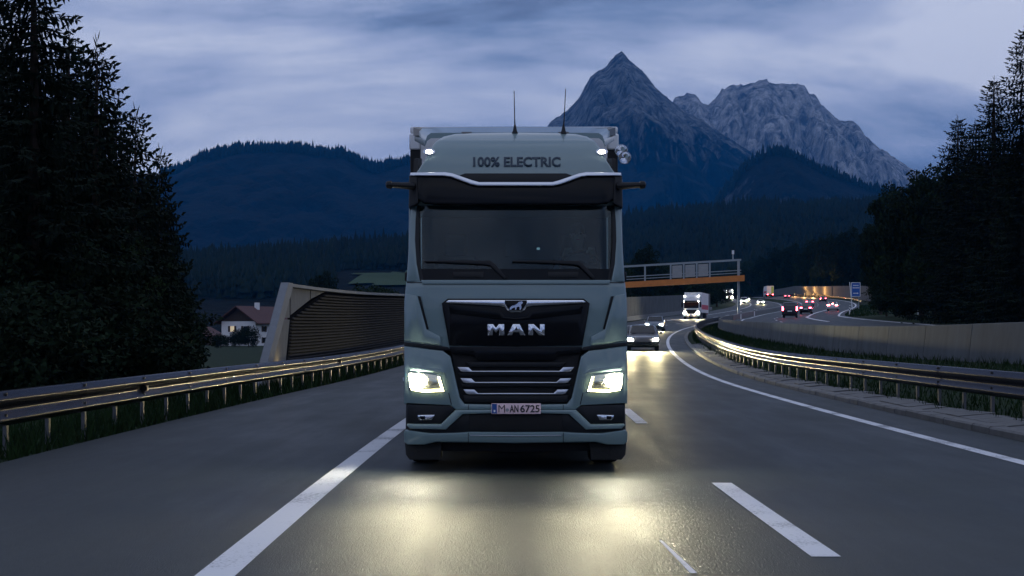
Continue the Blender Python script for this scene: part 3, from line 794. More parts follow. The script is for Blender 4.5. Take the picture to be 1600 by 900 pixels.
# camera mirror arms
for s in (-1, 1):
    m = MB(); z = tz(289.5)
    m.tube([(s * 1.13, 0.10, z + 0.0), (s * 1.25, 0.02, z), (s * 1.36, 0.0, z + 0.004)], [0.045, 0.036, 0.033], 10)
    m.tube([(s * 1.345, 0.0, z + 0.004), (s * 1.36, 0.0, z + 0.004), (s * 1.405, 0.0, z + 0.006), (s * 1.42, 0.0, z + 0.006)], [0.03, 0.047, 0.040, 0.018], 10)
    m.build('camera_arm', M['black'], truck)
    m = MB(); m.box(s * 1.185, s * 1.225, 0.25, 0.40, tz(438), tz(424)); m.build('corner_bracket', M['black'], truck, bevel=0.01)
# upper grille panel, chrome bar, emblem, name
gp_ = panel('grille_panel', [(806, 466.5), (700, 466.5), (690.5, 474), (692, 484), (702, 540), (806, 541)], -0.022, 0.02, M['gloss'], bevel=0.008, sym=True)
panel('panel_ridge', [(806, 497), (789, 495), (781, 484), (700, 474), (704, 490), (779, 499), (806, 500)], -0.034, -0.02, M['gloss'], bevel=0.008, sym=True)
bar = panel('chrome_bar', [(806, 468.8), (701, 468.8), (696, 472.5), (701, 474.2), (780, 478.5), (788, 480), (794, 486.5), (798, 488.5), (806, 488.5)], -0.055, -0.01, M['chrome'], bevel=0.012, sym=True)
sh = panel('emblem', [(806, 469.6), (789, 469.6), (788.5, 473), (796, 485.2), (806, 485.2)], -0.064, -0.054, M['gloss'], bevel=0.003, sym=True)
lion = [(799.5, 484), (800.5, 480.5), (803, 478.2), (807, 477.2), (811, 475.2), (814, 472), (819, 470.8), (820.5, 472.5), (819.5, 474.5), (817.5, 476.5), (818.5, 480), (817, 484), (815.2, 484), (815.6, 480.5), (813, 479), (810.5, 481), (810, 484), (808.3, 484), (808.6, 480.6), (805.5, 481), (803.5, 482.2), (802.5, 484)]
panel('lion', [(806 + (x - 809.5) * 1.0, y) for x, y in lion], -0.071, -0.0645, M['chrome'], sh, bevel=0.0, cuts=False)
T1, B1, MD = 506.5, 524.0, 514.5
Mpoly = [(762, T1), (770.5, T1), (775, 512.2), (779.5, T1), (788, T1), (788, B1), (780, B1), (780, 514.5), (775, 520), (770, 514.5), (770, B1), (762, B1)]
Apoly = [(801.5, T1), (812, T1), (821, B1), (813, B1), (811, 519.2), (802.2, 519.2), (800.4, B1), (792.5, B1)]
Ahole = [(806.8, 510), (809, 515.6), (804.4, 515.6)]
Npoly = [(825.5, T1), (834, T1), (843.6, 515.5), (843.6, T1), (851, T1), (851, B1), (842.6, B1), (833, 514.5), (833, B1), (825.5, B1)]
for nm, pl in (('badge_letter', Mpoly), ('badge_letter', Apoly), ('badge_letter', Npoly)):
    lt = panel(nm, pl, -0.046, -0.02, M['chrome'], bevel=0.004, cuts=False)
    if pl is Apoly: panel('letter_counter', Ahole, -0.0475, -0.0462, M['gloss'], lt, bevel=0.0, cuts=False)
# corner air guides
both('air_guide', [(634, 459), (650, 461.5), (653.5, 465), (667, 515), (688.5, 526), (690, 539.5), (632, 532)], -0.035, 0.05, M['paint'], bevel=0.012)
both('panel_gap', [(653, 462.5), (657, 463), (670, 514), (667, 514.6)], -0.006, 0.02, M['black'], bevel=0.002)
both('panel_gap', [(631.8, 534.5), (700, 542), (704, 547.5), (692, 547.2), (631.8, 540.5)], -0.004, 0.05, M['black'], bevel=0.002)
both('door_edge', [(636, 440.8), (659, 440.8), (659, 442.2), (636, 442.2)], -0.004, 0.02, M['black'], bevel=0.0)
# lower grille
panel('grille_back', [(806, 541), (700, 541), (706, 556), (718, 622), (723, 629.5), (806, 629.5)], 0.03, 0.20, M['dark'], bevel=0.006, sym=True)
panel('grille_lip', [(806, 541.5), (702, 541.5), (706, 552), (740, 555), (746, 563), (806, 563)], -0.016, 0.03, M['gloss'], bevel=0.008, sym=True)
panel('grille_lip', [(806, 566), (728, 566), (735, 573.5), (806, 573.5)], -0.012, 0.03, M['black'], bevel=0.006, sym=True)
panel('grille_lip', [(806, 617.5), (724, 617.5), (727, 629), (806, 629)], -0.012, 0.03, M['black'], bevel=0.006, sym=True)
for i, (xa, ya) in enumerate(((715, 573.8), (719.5, 591.2), (724, 608.6))):
    panel('slat_back', [(806, ya + 7.6), (xa + 1, ya + 8.6), (xa + 4, ya + 13.6), (806, ya + 12.6)], -0.008, 0.05, M['black'], bevel=0.006, sym=True)
    sl = panel('chrome_slat', [(806, ya + 5.4), (xa + 23, ya + 5.6), (xa + 17, ya), (xa, ya - 0.4), (xa + 5, ya + 6.2), (xa + 9, ya + 7.4), (806, ya + 7.6)], -0.036, -0.004, M['silver'], bevel=0.004, sym=True)
# front corners with headlights
both('lamp_surround', [(632, 541.5), (692, 548), (704, 557), (719, 622), (726, 631), (776, 632), (776, 640), (712, 640), (704, 633.5), (637, 630), (631.5, 632)], -0.018, 0.22, M['paint'], bevel=0.014)
both('crease', [(640, 571.5), (690, 577.5), (697, 583), (690, 583.5), (640, 578)], -0.034, -0.01, M['paint'], bevel=0.008)
for pts, s in (([(637, 581.5), (652, 581.5), (688, 587.5), (695.5, 612.5), (662, 613.5), (640, 609.5)], 1),):
    for flip in (False, True):
        f = mir if flip else (lambda q: q)
        hl = panel('headlight', f(pts), -0.030, 0.05, M['reflector'], bevel=0.004)
        panel('low_beam', f([(639.5, 585), (655, 584.5), (664, 589), (665, 600), (655, 606), (642, 605)]), -0.046, -0.0305, M['led'], hl, bevel=0.006)
        panel('high_beam', f([(668, 590.5), (683, 592), (685, 601), (670, 602)]), -0.038, -0.0305, M['reflector'], hl, bevel=0.006)
        panel('running_light', f([(684, 588.2), (687.4, 588.7), (694, 611.5), (662, 612.7), (643, 609.6), (643, 606.8), (662, 609.0), (689.5, 608)]), -0.042, -0.0305, M['drl'], hl, bevel=0.003)
# bumper
both('fog_recess', [(638, 632), (704, 634), (711, 640), (688, 661.5), (636, 660), (636, 640)], -0.005, 0.10, M['black'], bevel=0.006)
for f in ((lambda q: q), mir):
    fl = panel('fog_lamp', f([(653, 648.5), (679.5, 648), (675, 656.5), (657, 656.5), (652.5, 653)]), -0.014, 0.03, M['chrome'], bevel=0.004)
    panel('lens', f([(656, 650), (664, 650), (664, 655), (657.5, 655)]), -0.020, -0.0145, M['gloss'], fl, bevel=0.002)
panel('bumper_band', [(806, 640.2), (770, 640.2), (712, 640.2), (689, 662.5), (637, 662), (635.5, 664), (641, 669.5), (697, 671), (723, 647), (770, 645.5), (806, 645.5)], -0.045, 0.06, M['paint'], bevel=0.012, sym=True)
panel('lower_intake', [(806, 645), (722, 646.5), (699, 670), (640, 669), (636, 673), (705, 678), (806, 676)], -0.006, 0.12, M['black'], bevel=0.004, sym=True)
panel('intake_mesh', [(806, 647.5), (733, 647.5), (733, 673), (806, 673)], -0.012, -0.005, M['dark'], bevel=0.004, sym=True)
panel('bumper_lip', [(806, 675), (735, 674.5), (712, 676), (672, 676.5), (634, 671.5), (631.5, 676), (632, 690), (637, 694.5), (664, 694.5), (682, 690.5), (806, 692.5)], -0.040, 0.25, M['paint'], bevel=0.016, sym=True)
panel('lip_strip', [(806, 680.2), (735, 679.2), (735, 681.0), (806, 682.0)], -0.044, -0.03, M['silver'], bevel=0.002, sym=True)
panel('bumper_body', [(806, 628), (725, 628), (634, 628), (633, 690), (806, 690)], 0.11, 0.5, M['black'], bevel=0.01, sym=True)
panel('chassis_apron', [(806, 690.5), (690, 690.5), (688, 706), (806, 708)], 0.18, 0.40, M['dark'], bevel=0.01, sym=True)
both('bumper_flap', [(632.5, 693), (634, 711), (640, 719), (688, 719), (690, 693)], 0.06, 0.12, M['rubber'], bevel=0.006)
both('panel_gap', [(731.4, 675.5), (732.4, 675.5), (732.4, 691.5), (731.4, 691.5)], -0.0415, -0.02, M['black'], bevel=0.0)
both('panel_gap', [(700.6, 614), (701.8, 614), (706.2, 632), (704.8, 632)], -0.0195, -0.01, M['black'], bevel=0.0)
both('panel_gap', [(731.4, 632.3), (732.4, 632.3), (732.4, 639.8), (731.4, 639.8)], -0.0195, -0.01, M['black'], bevel=0.0)
both('clearance_lamp', [(628.5, 591), (632.5, 590), (633, 597), (629, 596)], 0.16, 0.24, M['silver'], bevel=0.004)
# plate
pl = panel('number_plate', [(768, 630), (845, 630), (845, 646.4), (768, 646.4)], -0.062, -0.046, M['plate'], bevel=0.003, cuts=False)
panel('plate_band', [(768.8, 630.7), (776.4, 630.7), (776.4, 645.8), (768.8, 645.8)], -0.0635, -0.0622, M['plate_blue'], pl, bevel=0.0, cuts=False)
for txt, x0, x1 in (('M', 779, 789), ('AN', 796.5, 810.0), ('6725', 813, 843)):
    me = text_mesh(txt, (x1 - x0) / PXM, 11.6 / PXM, bold=-0.012 if txt == 'M' else 0.016, extrude=0.0015)
    for v in me.vertices: v.co.x += tx((x0 + x1) / 2); v.co.z += tz(638.2); v.co.y += -0.0622
    bend_mesh(me); link_mesh('plate_lettering', me, M['plate_ink'], pl)
panel('plate_seal', [(792.7 + 2.6 * math.cos(2 * math.pi * k / 12), 640.2 + 2.6 * math.sin(2 * math.pi * k / 12)) for k in range(12)], -0.0632, -0.0621, M['rim'], pl, bevel=0.0, cuts=False)
panel('plate_band_letter', [(771.4, 640.2), (774, 640.2), (774, 643.6), (771.4, 643.6)], -0.0642, -0.0636, M['signwhite'], pl, bevel=0.0, cuts=False)
# wheels
def wheel(parent, x, y, r, w, name='wheel'):
    m = MB(); m.lathe([(-w / 2, r * 0.58), (-w / 2, r * 0.9), (-w / 2 + 0.04, r * 0.985), (-w / 2 + 0.09, r), (w / 2 - 0.09, r), (w / 2 - 0.04, r * 0.985), (w / 2, r * 0.9), (w / 2, r * 0.58)], 'x', 32)
    t = m.build(name, M['rubber'], parent, angle=50); t.location = (x, y, r)
    m = MB(); s = 1 if x > 0 else -1
    m.lathe([(-w / 2 + 0.02, r * 0.585), (-w / 2 + 0.10, r * 0.5), (s * w * 0.25, r * 0.25), (s * w * 0.25, 0.0001)], 'x', 20); m.build('rim', M['rim'], t, angle=50)
    return t
for s in (-1, 1): wheel(truck, s * 1.035, 1.42, 0.50, 0.36)
for s in (-1, 1): wheel(truck, s * 0.93, 5.1, 0.50, 0.58)
m = MB(); m.box(-0.42, -0.34, 0.45, 5.8, 0.62, 0.88); m.box(0.34, 0.42, 0.45, 5.8, 0.62, 0.88); m.box(-0.9, 0.9, 1.36, 1.48, 0.42, 0.56); m.box(-0.8, 0.8, 5.04, 5.16, 0.42, 0.58); m.build('chassis', M['black'], truck)
for s in (-1, 1):
    m = MB(); m.prism([(0.70, 0.62), (0.80, 1.0), (1.1, 1.22), (1.75, 1.22), (2.1, 0.95), (2.15, 0.55), (2.05, 0.55), (1.98, 0.9), (1.7, 1.12), (1.15, 1.12), (0.9, 0.95), (0.82, 0.62)], 'x', s * 0.80, s * 1.20); m.build('wheel_arch', M['black'], truck)
    m = MB(); m.box(s * 1.0, s * 1.18, 2.3, 4.4, 0.35, 1.1); m.build('side_skirt', M['paint'], truck, bevel=0.03)
    m = MB(); m.box(s * 0.45, s * 0.98, 2.4, 4.3, 0.45, 1.05); m.build('battery_pack', M['black'], truck, bevel=0.02)
# roof air deflector behind the cab roof
def dpt(px, py, y): k = (TY + y) / FPX; return ((px - TC) * k, y, CAMH + (VY - py) * k)
for f in (1, -1):
    pass
V = []; prof = [(-156, 212), (-152, 203), (-146, 199), (-120, 198.5), (-60, 198), (0, 197.5), (60, 198), (120, 198.5), (146, 199), (152, 203), (156, 212)]
m = MB()
for yy in (1.35, 2.25):
    for dx, py in prof: V.append(dpt(TC + dx * (1 if yy > 2 else 0.90), py if yy > 2 else py + 9, yy))
for yy in (2.25, 1.35):
    pass
n = len(prof)
V2 = [(x, y, z - 0.06) for x, y, z in V]
m.add(V + V2, [(i, i + 1, n + i + 1, n + i) for i in range(n - 1)] + [(2 * n + i + 1, 2 * n + i, 3 * n + i, 3 * n + i + 1) for i in range(n - 1)] + [(i, 2 * n + i, 2 * n + i + 1, i + 1) for i in range(n - 1)] + [(n + i + 1, 3 * n + i + 1, 3 * n + i, n + i) for i in range(n - 1)] + [(0, n, 3 * n, 2 * n), (n - 1, 3 * n - 1, 4 * n - 1, 2 * n - 1)])
dfl = m.build('roof_deflector', M['paint'], truck, angle=50)
for s in (1, -1):
    m = MB(); m.add([dpt(TC + s * 158, 212, 2.0), dpt(TC + s * 122, 211, 1.7), dpt(TC + s * 126, 201, 2.0), dpt(TC + s * 150, 198.5, 2.2), dpt(TC + s * 158, 199, 2.24), dpt(TC + s * 158, 212, 2.3), dpt(TC + s * 122, 211, 2.3)],
          [(0, 1, 2, 3, 4), (0, 4, 5), (0, 5, 6, 1), (1, 6, 2), (2, 6, 3), (3, 6, 5, 4)]); m.build('deflector_cheek', M['windark'], dfl)
    m = MB(); m.prism([(0.9, 2.95), (1.2, 3.52), (2.2, 3.62), (2.2, 2.95)], 'x', s * 1.12, s * 1.17); m.build('side_flap', M['black'], truck)
# headlight beams
for s in (-1, 1):
    l = bpy.data.lights.new('headlight_beam', 'SPOT'); l.energy = 330; l.color = (1.0, 0.90, 0.58); l.spot_size = R(42); l.spot_blend = 0.9; l.shadow_soft_size = 0.09
    o = bpy.data.objects.new('headlight_beam', l); COL.objects.link(o); o.parent = truck; o.location = (s * 1.04, -0.03, tz(596))
    o.rotation_euler = Vector((s * 0.03, -1, -0.07)).to_track_quat('-Z', 'Y').to_euler(); o.scale = (2.6, 0.55, 1.0)      # low beam: wide and flat

# ------------------------------------------------------------------ trailer
trl = empty('box_trailer', (TX0, TY + 2.75, 0), 0, 'white roofed box trailer coupled behind the blue grey truck', 'trailer')
m = MB(); m.box(-1.275, 1.275, 0.05, 13.6, 1.15, 3.98); m.build('cargo_box', M['tarp'], trl)
m = MB(); m.box(-1.29, 1.29, 0.0, 13.62, 3.985, 4.07); m.build('roof_frame', M['white'], trl, bevel=0.02)
m = MB(); m.box(-1.16, 1.16, 0.012, 0.045, 1.2, 3.98); m.build('front_wall', M['white'], trl)
for s in (-1, 1):
    m = MB(); m.box(s * 1.165, s * 1.30, -0.02, 0.12, 3.78, 3.983); m.build('corner_cap', M['white'], trl, bevel=0.02)
    m = MB(); m.box(s * 1.17, s * 1.29, 0.0, 0.045, 1.2, 3.78); m.build('corner_post', M['black'], trl, bevel=0.01)
    for y in (8.2, 9.5, 10.8): wheel(trl, s * 1.0, y, 0.5, 0.38)
    m = MB(); m.box(s * 0.55, s * 0.65, 2.6, 2.75, 0.05, 1.1); m.build('landing_leg', M['black'], trl)
m = MB(); m.box(-0.45, -0.33, 0.3, 13.4, 0.95, 1.145); m.box(0.33, 0.45, 0.3, 13.4, 0.95, 1.145); m.box(-1.0, 1.0, 7.9, 11.1, 0.5, 0.6); m.build('chassis', M['black'], trl)

# ------------------------------------------------------------------ driver
def skin_body(name, pts, edges, root_i, mats, pick, parent=None, sub=2):
    me = bpy.data.meshes.new(name); me.from_pydata([p[0] for p in pts], edges, [])
    o = bpy.data.objects.new(name, me); COL.objects.link(o)
    sk = o.modifiers.new('skin', 'SKIN'); o.modifiers.new('sub', 'SUBSURF').levels = sub; o.modifiers['sub'].render_levels = sub
    for i, p in enumerate(pts):
        r = p[1] if isinstance(p[1], tuple) else (p[1], p[1])
        me.skin_vertices[0].data[i].radius = r; me.skin_vertices[0].data[i].use_root = (i == root_i)
    dg = bpy.context.evaluated_depsgraph_get(); dg.update()
    out = bpy.data.meshes.new_from_object(o.evaluated_get(dg)); bpy.data.objects.remove(o)
    out.materials.clear()
    for q in mats: out.materials.append(q)
    for f in out.polygons: f.material_index = pick(f.center); f.use_smooth = True
    b = bpy.data.objects.new(name, out); COL.objects.link(b)
    if parent: b.parent = parent
    return b
dx = 0.74
P = [((dx, 1.62, 1.80), (0.17, 0.13)), ((dx, 1.62, 2.0), (0.155, 0.115)), ((dx, 1.60, 2.22), (0.17, 0.115)), ((dx, 1.58, 2.38), (0.13, 0.09)), ((dx, 1.56, 2.48), 0.055), ((dx, 1.53, 2.56), 0.07), ((dx, 1.51, 2.66), (0.08, 0.095)), ((dx, 1.52, 2.74), 0.055)]
Ed = [(i, i + 1) for i in range(7)]
hands = {}
for s in (-1, 1):
    b = len(P); hx = dx + s * 0.135
    P += [((dx + s * 0.20, 1.58, 2.34), 0.065), ((dx + s * 0.27, 1.44, 2.16), 0.05), ((hx + s * 0.06, 1.18, 2.30), 0.036), ((hx + s * 0.02, 1.06, 2.43), 0.030), ((hx, 1.02, 2.46), (0.042, 0.022))]
    Ed += [(3, b), (b, b + 1), (b + 1, b + 2), (b + 2, b + 3), (b + 3, b + 4)]
    for q in range(4):      # fingers curled over the rim
        f = len(P); ox = (q - 1.5) * 0.021 * s; L = (0.9, 1.0, 0.95, 0.78)[q]
        P += [((hx + ox, 0.985, 2.478), 0.0095), ((hx + ox, 0.985 - 0.03 * L, 2.474), 0.009), ((hx + ox, 0.985 - 0.038 * L, 2.474 - 0.028 * L), 0.008)]
        Ed += [(b + 4, f), (f, f + 1), (f + 1, f + 2)]
    f = len(P)
    P += [((hx - s * 0.045, 1.03, 2.44), 0.011), ((hx - s * 0.058, 1.0, 2.43), 0.009)]; Ed += [(b + 4, f), (f, f + 1)]
    b2 = len(P)
    P += [((dx + s * 0.11, 1.52, 1.78), 0.09), ((dx + s * 0.16, 1.18, 1.80), 0.07), ((dx + s * 0.16, 1.08, 1.42), 0.05), ((dx + s * 0.16, 0.98, 1.36), 0.042)]
    Ed += [(0, b2), (b2, b2 + 1), (b2 + 1, b2 + 2), (b2 + 2, b2 + 3)]
drv = skin_body('person', P, Ed, 0, [M['shirt'], M['skin']], lambda c: 1 if (c.z > 2.47 and c.y > 1.3) or (c.y < 1.14 and c.z > 2.36) else 0)
drv.location = (TX0, TY, 0)
tag(drv, 'person in dark clothing at the steering wheel, both hands on the rim', 'person')
m = MB()
for i in range(7):
    for k in range(14):
        a, t = math.pi * 0.62 * i / 6, 2 * math.pi * k / 14
        m.v.append((dx + 0.088 * math.sin(a) * math.cos(t), 1.535 + 0.104 * math.sin(a) * math.sin(t), 2.685 + 0.105 * math.cos(a) - (0.0 if math.sin(t) > -0.3 else -0.03 * math.sin(a))))
m.f = [(i * 14 + k, i * 14 + (k + 1) % 14, (i + 1) * 14 + (k + 1) % 14, (i + 1) * 14 + k) for i in range(6) for k in range(14)]
m.build('hair', M['hair'], drv, angle=80)
for nm, pts, rr, mt in (('eye', [(-0.03, 1.432, 2.665)], 0.011, 'windark'), ('eye', [(0.03, 1.432, 2.665)], 0.011, 'windark'), ('nose', [(0, 1.425, 2.635)], 0.014, 'skin'), ('ear', [(-0.083, 1.53, 2.65)], 0.02, 'skin'), ('ear', [(0.083, 1.53, 2.65)], 0.02, 'skin'), ('mouth', [(0, 1.445, 2.600)], 0.016, 'redprint')):
    m = MB(); c = pts[0]; sx = 0.5 if nm == 'ear' else (1.5 if nm == 'mouth' else 1); sz = 0.35 if nm == 'mouth' else 1.4
    m.lathe([(rr * math.cos(math.pi * k / 6) * 0.7, max(0.0001, rr * math.sin(math.pi * k / 6))) for k in range(7)], 'y', 10, (0, 0, 0))
    m.v = [(x * sx + c[0] + dx, y + c[1], z * sz + c[2]) for x, y, z in m.v]; m.build(nm, M[mt], drv, angle=80)

# ------------------------------------------------------------------ other vehicles (fronts face -y)
CAR = dict(
    saloon=dict(L=4.5, W=0.90, st=[(0.0, .72, .46, .58, .30), (0.12, .84, .66, .70, .24), (0.5, .89, .72, .80, .20), (1.25, .90, .75, .92, .18), (1.5, .90, .75, .95, .18), (2.05, .90, .70, 1.38, .18), (2.4, .90, .68, 1.45, .18), (3.1, .90, .68, 1.44, .18), (3.75, .89, .68, 1.18, .20), (4.05, .88, .72, 1.02, .22), (4.42, .85, .70, .96, .26), (4.5, .78, .60, .80, .32)]),
    van=dict(L=4.8, W=0.95, st=[(0.0, .76, .52, .66, .32), (0.1, .90, .74, .84, .26), (0.6, .95, .80, 1.02, .22), (1.0, .95, .82, 1.10, .2), (1.6, .95, .76, 1.76, .2), (2.0, .95, .76, 1.86, .2), (3.2, .95, .78, 1.88, .2), (4.5, .95, .76, 1.84, .22), (4.72, .94, .76, 1.60, .24), (4.8, .90, .76, 1.10, .30)]),
)
def car_body(kind):
    c = CAR[kind]; V, F = [], []; n = 14
    for y, hw, hr_, top, bot in c['st']:
        belt = min(top - 0.02, 0.92 if kind == 'saloon' else 1.08)
        half = [(hw * 0.80, bot), (hw * 0.97, bot + 0.10), (hw, (bot + belt) / 2), (hw * 0.965, belt), (hr_ * 1.0 + 0.02, top - 0.09 if top - belt > 0.2 else top - 0.03), (hr_ * 0.80, top - 0.015), (hr_ * 0.35, top)]
        ring = [(x, y, z) for x, z in half] + [(-x, y, z) for x, z in reversed(half)]
        V += ring
    m = len(c['st'])
    for i in range(m - 1):
        for k in range(n): F.append((i * n + k, i * n + (k + 1) % n, (i + 1) * n + (k + 1) % n, (i + 1) * n + k))
    F += [tuple(range(n)), tuple((m - 1) * n + k for k in range(n - 1, -1, -1))]
    return MB().add(V, F)
def make_car(kind, paint, lights, label, group, pos, rz, brake=False, light_mat=None, beam=0):
    root = empty('car', pos, rz, label, 'van' if kind == 'van' else 'car', group)
    if kind == 'van': root.name = 'van'
    car_body(kind).build('body', paint, root, angle=50, bevel=0.0)
    S = kind == 'saloon'
    def q(name, pts, mt, par=root):
        m = MB(); n = len(pts)
        # thin solid pane
        nrm = (Vector(pts[1]) - Vector(pts[0])).cross(Vector(pts[2]) - Vector(pts[0])).normalized() * 0.012
        A = [Vector(p) + nrm for p in pts]; B = [Vector(p) - nrm for p in pts]
        m.add(A + B, [tuple(range(n)), tuple(range(2 * n - 1, n - 1, -1))] + [(i, n + i, n + (i + 1) % n, (i + 1) % n) for i in range(n)])
        return m.build(name, mt, par)
    g = M['carglass']
    if S:
        q('windscreen', [(-.70, 1.50, .97), (.70, 1.50, .97), (.58, 2.10, 1.40), (-.58, 2.10, 1.40)], g)
        q('rear_window', [(.62, 3.98, 1.08), (-.62, 3.98, 1.08), (-.54, 3.25, 1.42), (.54, 3.25, 1.42)], g)
        for s in (-1, 1): q('side_window', [(s * .868, 1.75, .98), (s * .868, 3.6, .98), (s * .735, 3.2, 1.34), (s * .735, 2.2, 1.34)], g)
    else:
        q('windscreen', [(-.78, 1.05, 1.18), (.78, 1.05, 1.18), (.66, 1.60, 1.76), (-.66, 1.60, 1.76)], g)
        q('rear_window', [(.70, 4.78, 1.22), (-.70, 4.78, 1.22), (-.66, 4.66, 1.74), (.66, 4.66, 1.74)], g)
        for s in (-1, 1): q('side_window', [(s * .925, 1.4, 1.14), (s * .925, 4.4, 1.14), (s * .82, 4.3, 1.72), (s * .82, 1.75, 1.72)], g)
    zf, zt = (0.62, 0.86) if S else (0.78, 1.02)
    for s in (-1, 1):
        m = MB(); m.prism([(s * .52, zf - .07), (s * .80, zf - .05), (s * .82, zf + .07), (s * .55, zf + .05)], 'y', -0.0, 0.3)
        m.build('headlight', (light_mat or M['carhead']) if lights == 'front' else M['reflector'], root, bevel=0.01)
        m = MB(); yb = CAR[kind]['L']
        if S: m.prism([(s * .45, zt - .08), (s * .80, zt - .08), (s * .80, zt + .06), (s * .48, zt + .06)], 'y', yb - 0.25, yb + 0.006)
        else: m.prism([(s * .74, zt - .18), (s * .93, zt - .18), (s * .93, zt + .30), (s * .78, zt + .30)], 'y', yb - 0.3, yb + 0.01)
        m.build('tail_light', (M['brake'] if brake else M['taillit']) if lights == 'rear' else M['redprint'], root, bevel=0.01)
        m = MB(); m.box(s * (.90 if S else .96), s * (1.08 if S else 1.14), 1.55 if S else 1.2, 1.68 if S else 1.33, (.92 if S else 1.1), (1.05 if S else 1.28)); m.build('wing_mirror', paint, root, bevel=0.03)
        for y in ((0.85, 3.6) if S else (0.9, 3.9)): wheel(root, s * 0.76, y, 0.33, 0.22)
    if brake:
        m = MB(); m.box(-.16, .16, 3.9, 3.93, 1.12, 1.15) if S else m.box(-.16, .16, 4.7, 4.74, 1.78, 1.81); m.build('high_brake_light', M['brake'], root)
    m = MB(); yb = CAR[kind]['L']; m.box(-.26, .26, yb, yb + 0.012, .62 if S else .72, .73 if S else .83); m.build('number_plate', M['signwhite'], root)
    m = MB(); m.box(-.45, .45, -0.012, 0.05, .34, .50); m.build('grille', M['black'], root)
    if beam:
        for s in (-1, 1):
            l = bpy.data.lights.new('headlight_beam', 'SPOT'); l.energy = beam; l.color = (1.0, 0.84, 0.42); l.spot_size = R(60); l.spot_blend = 0.9; l.shadow_soft_size = 0.08
            o = bpy.data.objects.new('headlight_beam', l); COL.objects.link(o); o.parent = root; o.location = (s * 0.66, -0.04, zf); o.rotation_euler = Vector((-0.02, -1, -0.03)).to_track_quat('-Z', 'Y').to_euler()
    return root
def rz_of(y): return -math.atan(slope(y))
def on(off, y): return at_off(off, y, 0.0)
make_car('saloon', M['carblack'], 'front', 'car with dazzling headlights beside the truck in the overtaking lane', None, on(-1.55, 98), rz_of(98), beam=4000, light_mat=M['carhead'])
make_car('saloon', M['carblue'], 'front', 'car with lit headlights following the dazzling car in the overtaking lane', None, on(-2.2, 168), rz_of(168), light_mat=M['carheadfar'], beam=900)
make_car('saloon', M['carsilver'], 'front', 'oncoming car with lit headlights just past the gantry post', None, on(-6.2, 588), rz_of(588), light_mat=M['carheadfar'], beam=900)
make_car('saloon', M['carwhite'], 'front', 'oncoming car with lit headlights nearest the median barrier in the bend', None, on(-5.2, 482), rz_of(482), light_mat=M['carheadfar'], beam=900)
make_car('van', M['carwhite'], 'front', 'white oncoming van with lit headlights behind the gantry post', None, on(-9.6, 505), rz_of(505), light_mat=M['carheadfar'], beam=900)
def og(d, y): return opos(d, y, 0.0)
def away(kind, paint, label, d, y, **k):
    r = make_car(kind, paint, 'rear', label, 'vehicles driving away on the far carriageway', og(d, y), math.pi + rz_of(y), **k); return r
away('van', M['cardark'], 'dark grey van with upright tail lights just above the concrete wall', 5.8, 224)
away('saloon', M['carblack'], 'black car half hidden in front of the dark grey van', 6.9, 262)
away('saloon', M['carwhite'], 'white car braking in the exit lane with glowing red lights', 9.8, 288, brake=True)
away('saloon', M['carsilver'], 'silver car with red tail lights straight ahead of the dark van', 2.2, 385)
away('saloon', M['carblack'], 'black car with red tail lights below the lit orange wall', 6.0, 470)
away('saloon', M['carblue'], 'small dark car with red tail lights beside the far white lorry', 3.4, 610)

def lorry(name, label, pos, rz, front, cat='lorry'):
    r = empty(name, pos, rz, label, cat)
    m = MB(); m.prism([(0.0, .45), (-.02, 1.3), (.08, 2.4), (.16, 2.9), (.45, 3.45), (1.9, 3.6), (1.9, .45)], 'x', -1.2, 1.2); m.build('cab', M['white'], r, bevel=0.08)
    m = MB(); m.prism([(-.02, 1.62), (.085, 2.52), (.12, 2.52), (.05, 1.62)], 'x', -1.08, 1.08); ws = m.build('windscreen', M['carglass'], r)
    m = MB(); m.box(-1.1, 1.1, -.12, .12, 2.54, 2.74); m.build('sun_visor', M['black'], r, bevel=0.03)
    m = MB(); m.box(-.75, .75, -.045, .0, .85, 1.40); m.build('grille', M['black'], r, bevel=0.02)
    m = MB(); m.box(-1.22, 1.22, -.07, .2, .38, .72); m.build('bumper', M['white'], r, bevel=0.04)
    m = MB(); m.box(-.30, .30, .31, .33, 3.1, 3.2); m.build('lettering', M['navy'], r)
    m = MB(); m.box(-1.275, 1.275, 2.15, 13.0, 1.0, 4.0); bx = m.build('cargo_box', M['white'], r, bevel=0.03)
    m = MB(); m.box(1.276, 1.282, 2.6, 12.5, 1.5, 2.2); m.build('side_stripe', M['redprint'], bx)
    if not front:
        m = MB(); m.box(-1.2, -.35, 13.001, 13.01, 1.2, 3.8); m.build('rear_print', M['greenprint'], bx)
    for s in (-1, 1):
        m = MB(); m.box(s * .72, s * 1.14, -.075, .05, .78, 1.02); m.build('headlight', M['carheadfar'] if front else M['reflector'], r, bevel=0.02)
        m = MB(); m.box(s * .35, s * .55, -.085, -.06, .50, .66); m.build('fog_light', M['amber'] if front else M['reflector'], r, bevel=0.02)
        m = MB(); m.box(s * .98, s * 1.12, .30, .42, 3.42, 3.50); m.build('roof_marker', M['marker'], r)
        m = MB(); m.box(s * .98, s * 1.12, -.125, -.10, 2.60, 2.68); m.build('visor_marker', M['marker'], r)
        m = MB(); m.box(s * 1.22, s * 1.48, .10, .25, 1.75, 2.55); m.build('wing_mirror', M['black'], r, bevel=0.04)
        m = MB(); m.box(s * .7, s * 1.15, 13.0, 13.03, .80, .98); m.build('tail_light', M['taillit'] if not front else M['redprint'], r)
        for y in (1.2, 8.8, 10.1): wheel(r, s * 1.03, y, .5, .36)
    m = MB(); m.box(-.9, .9, .5, 12.8, .55, .99); m.build('chassis', M['black'], r)
    return r
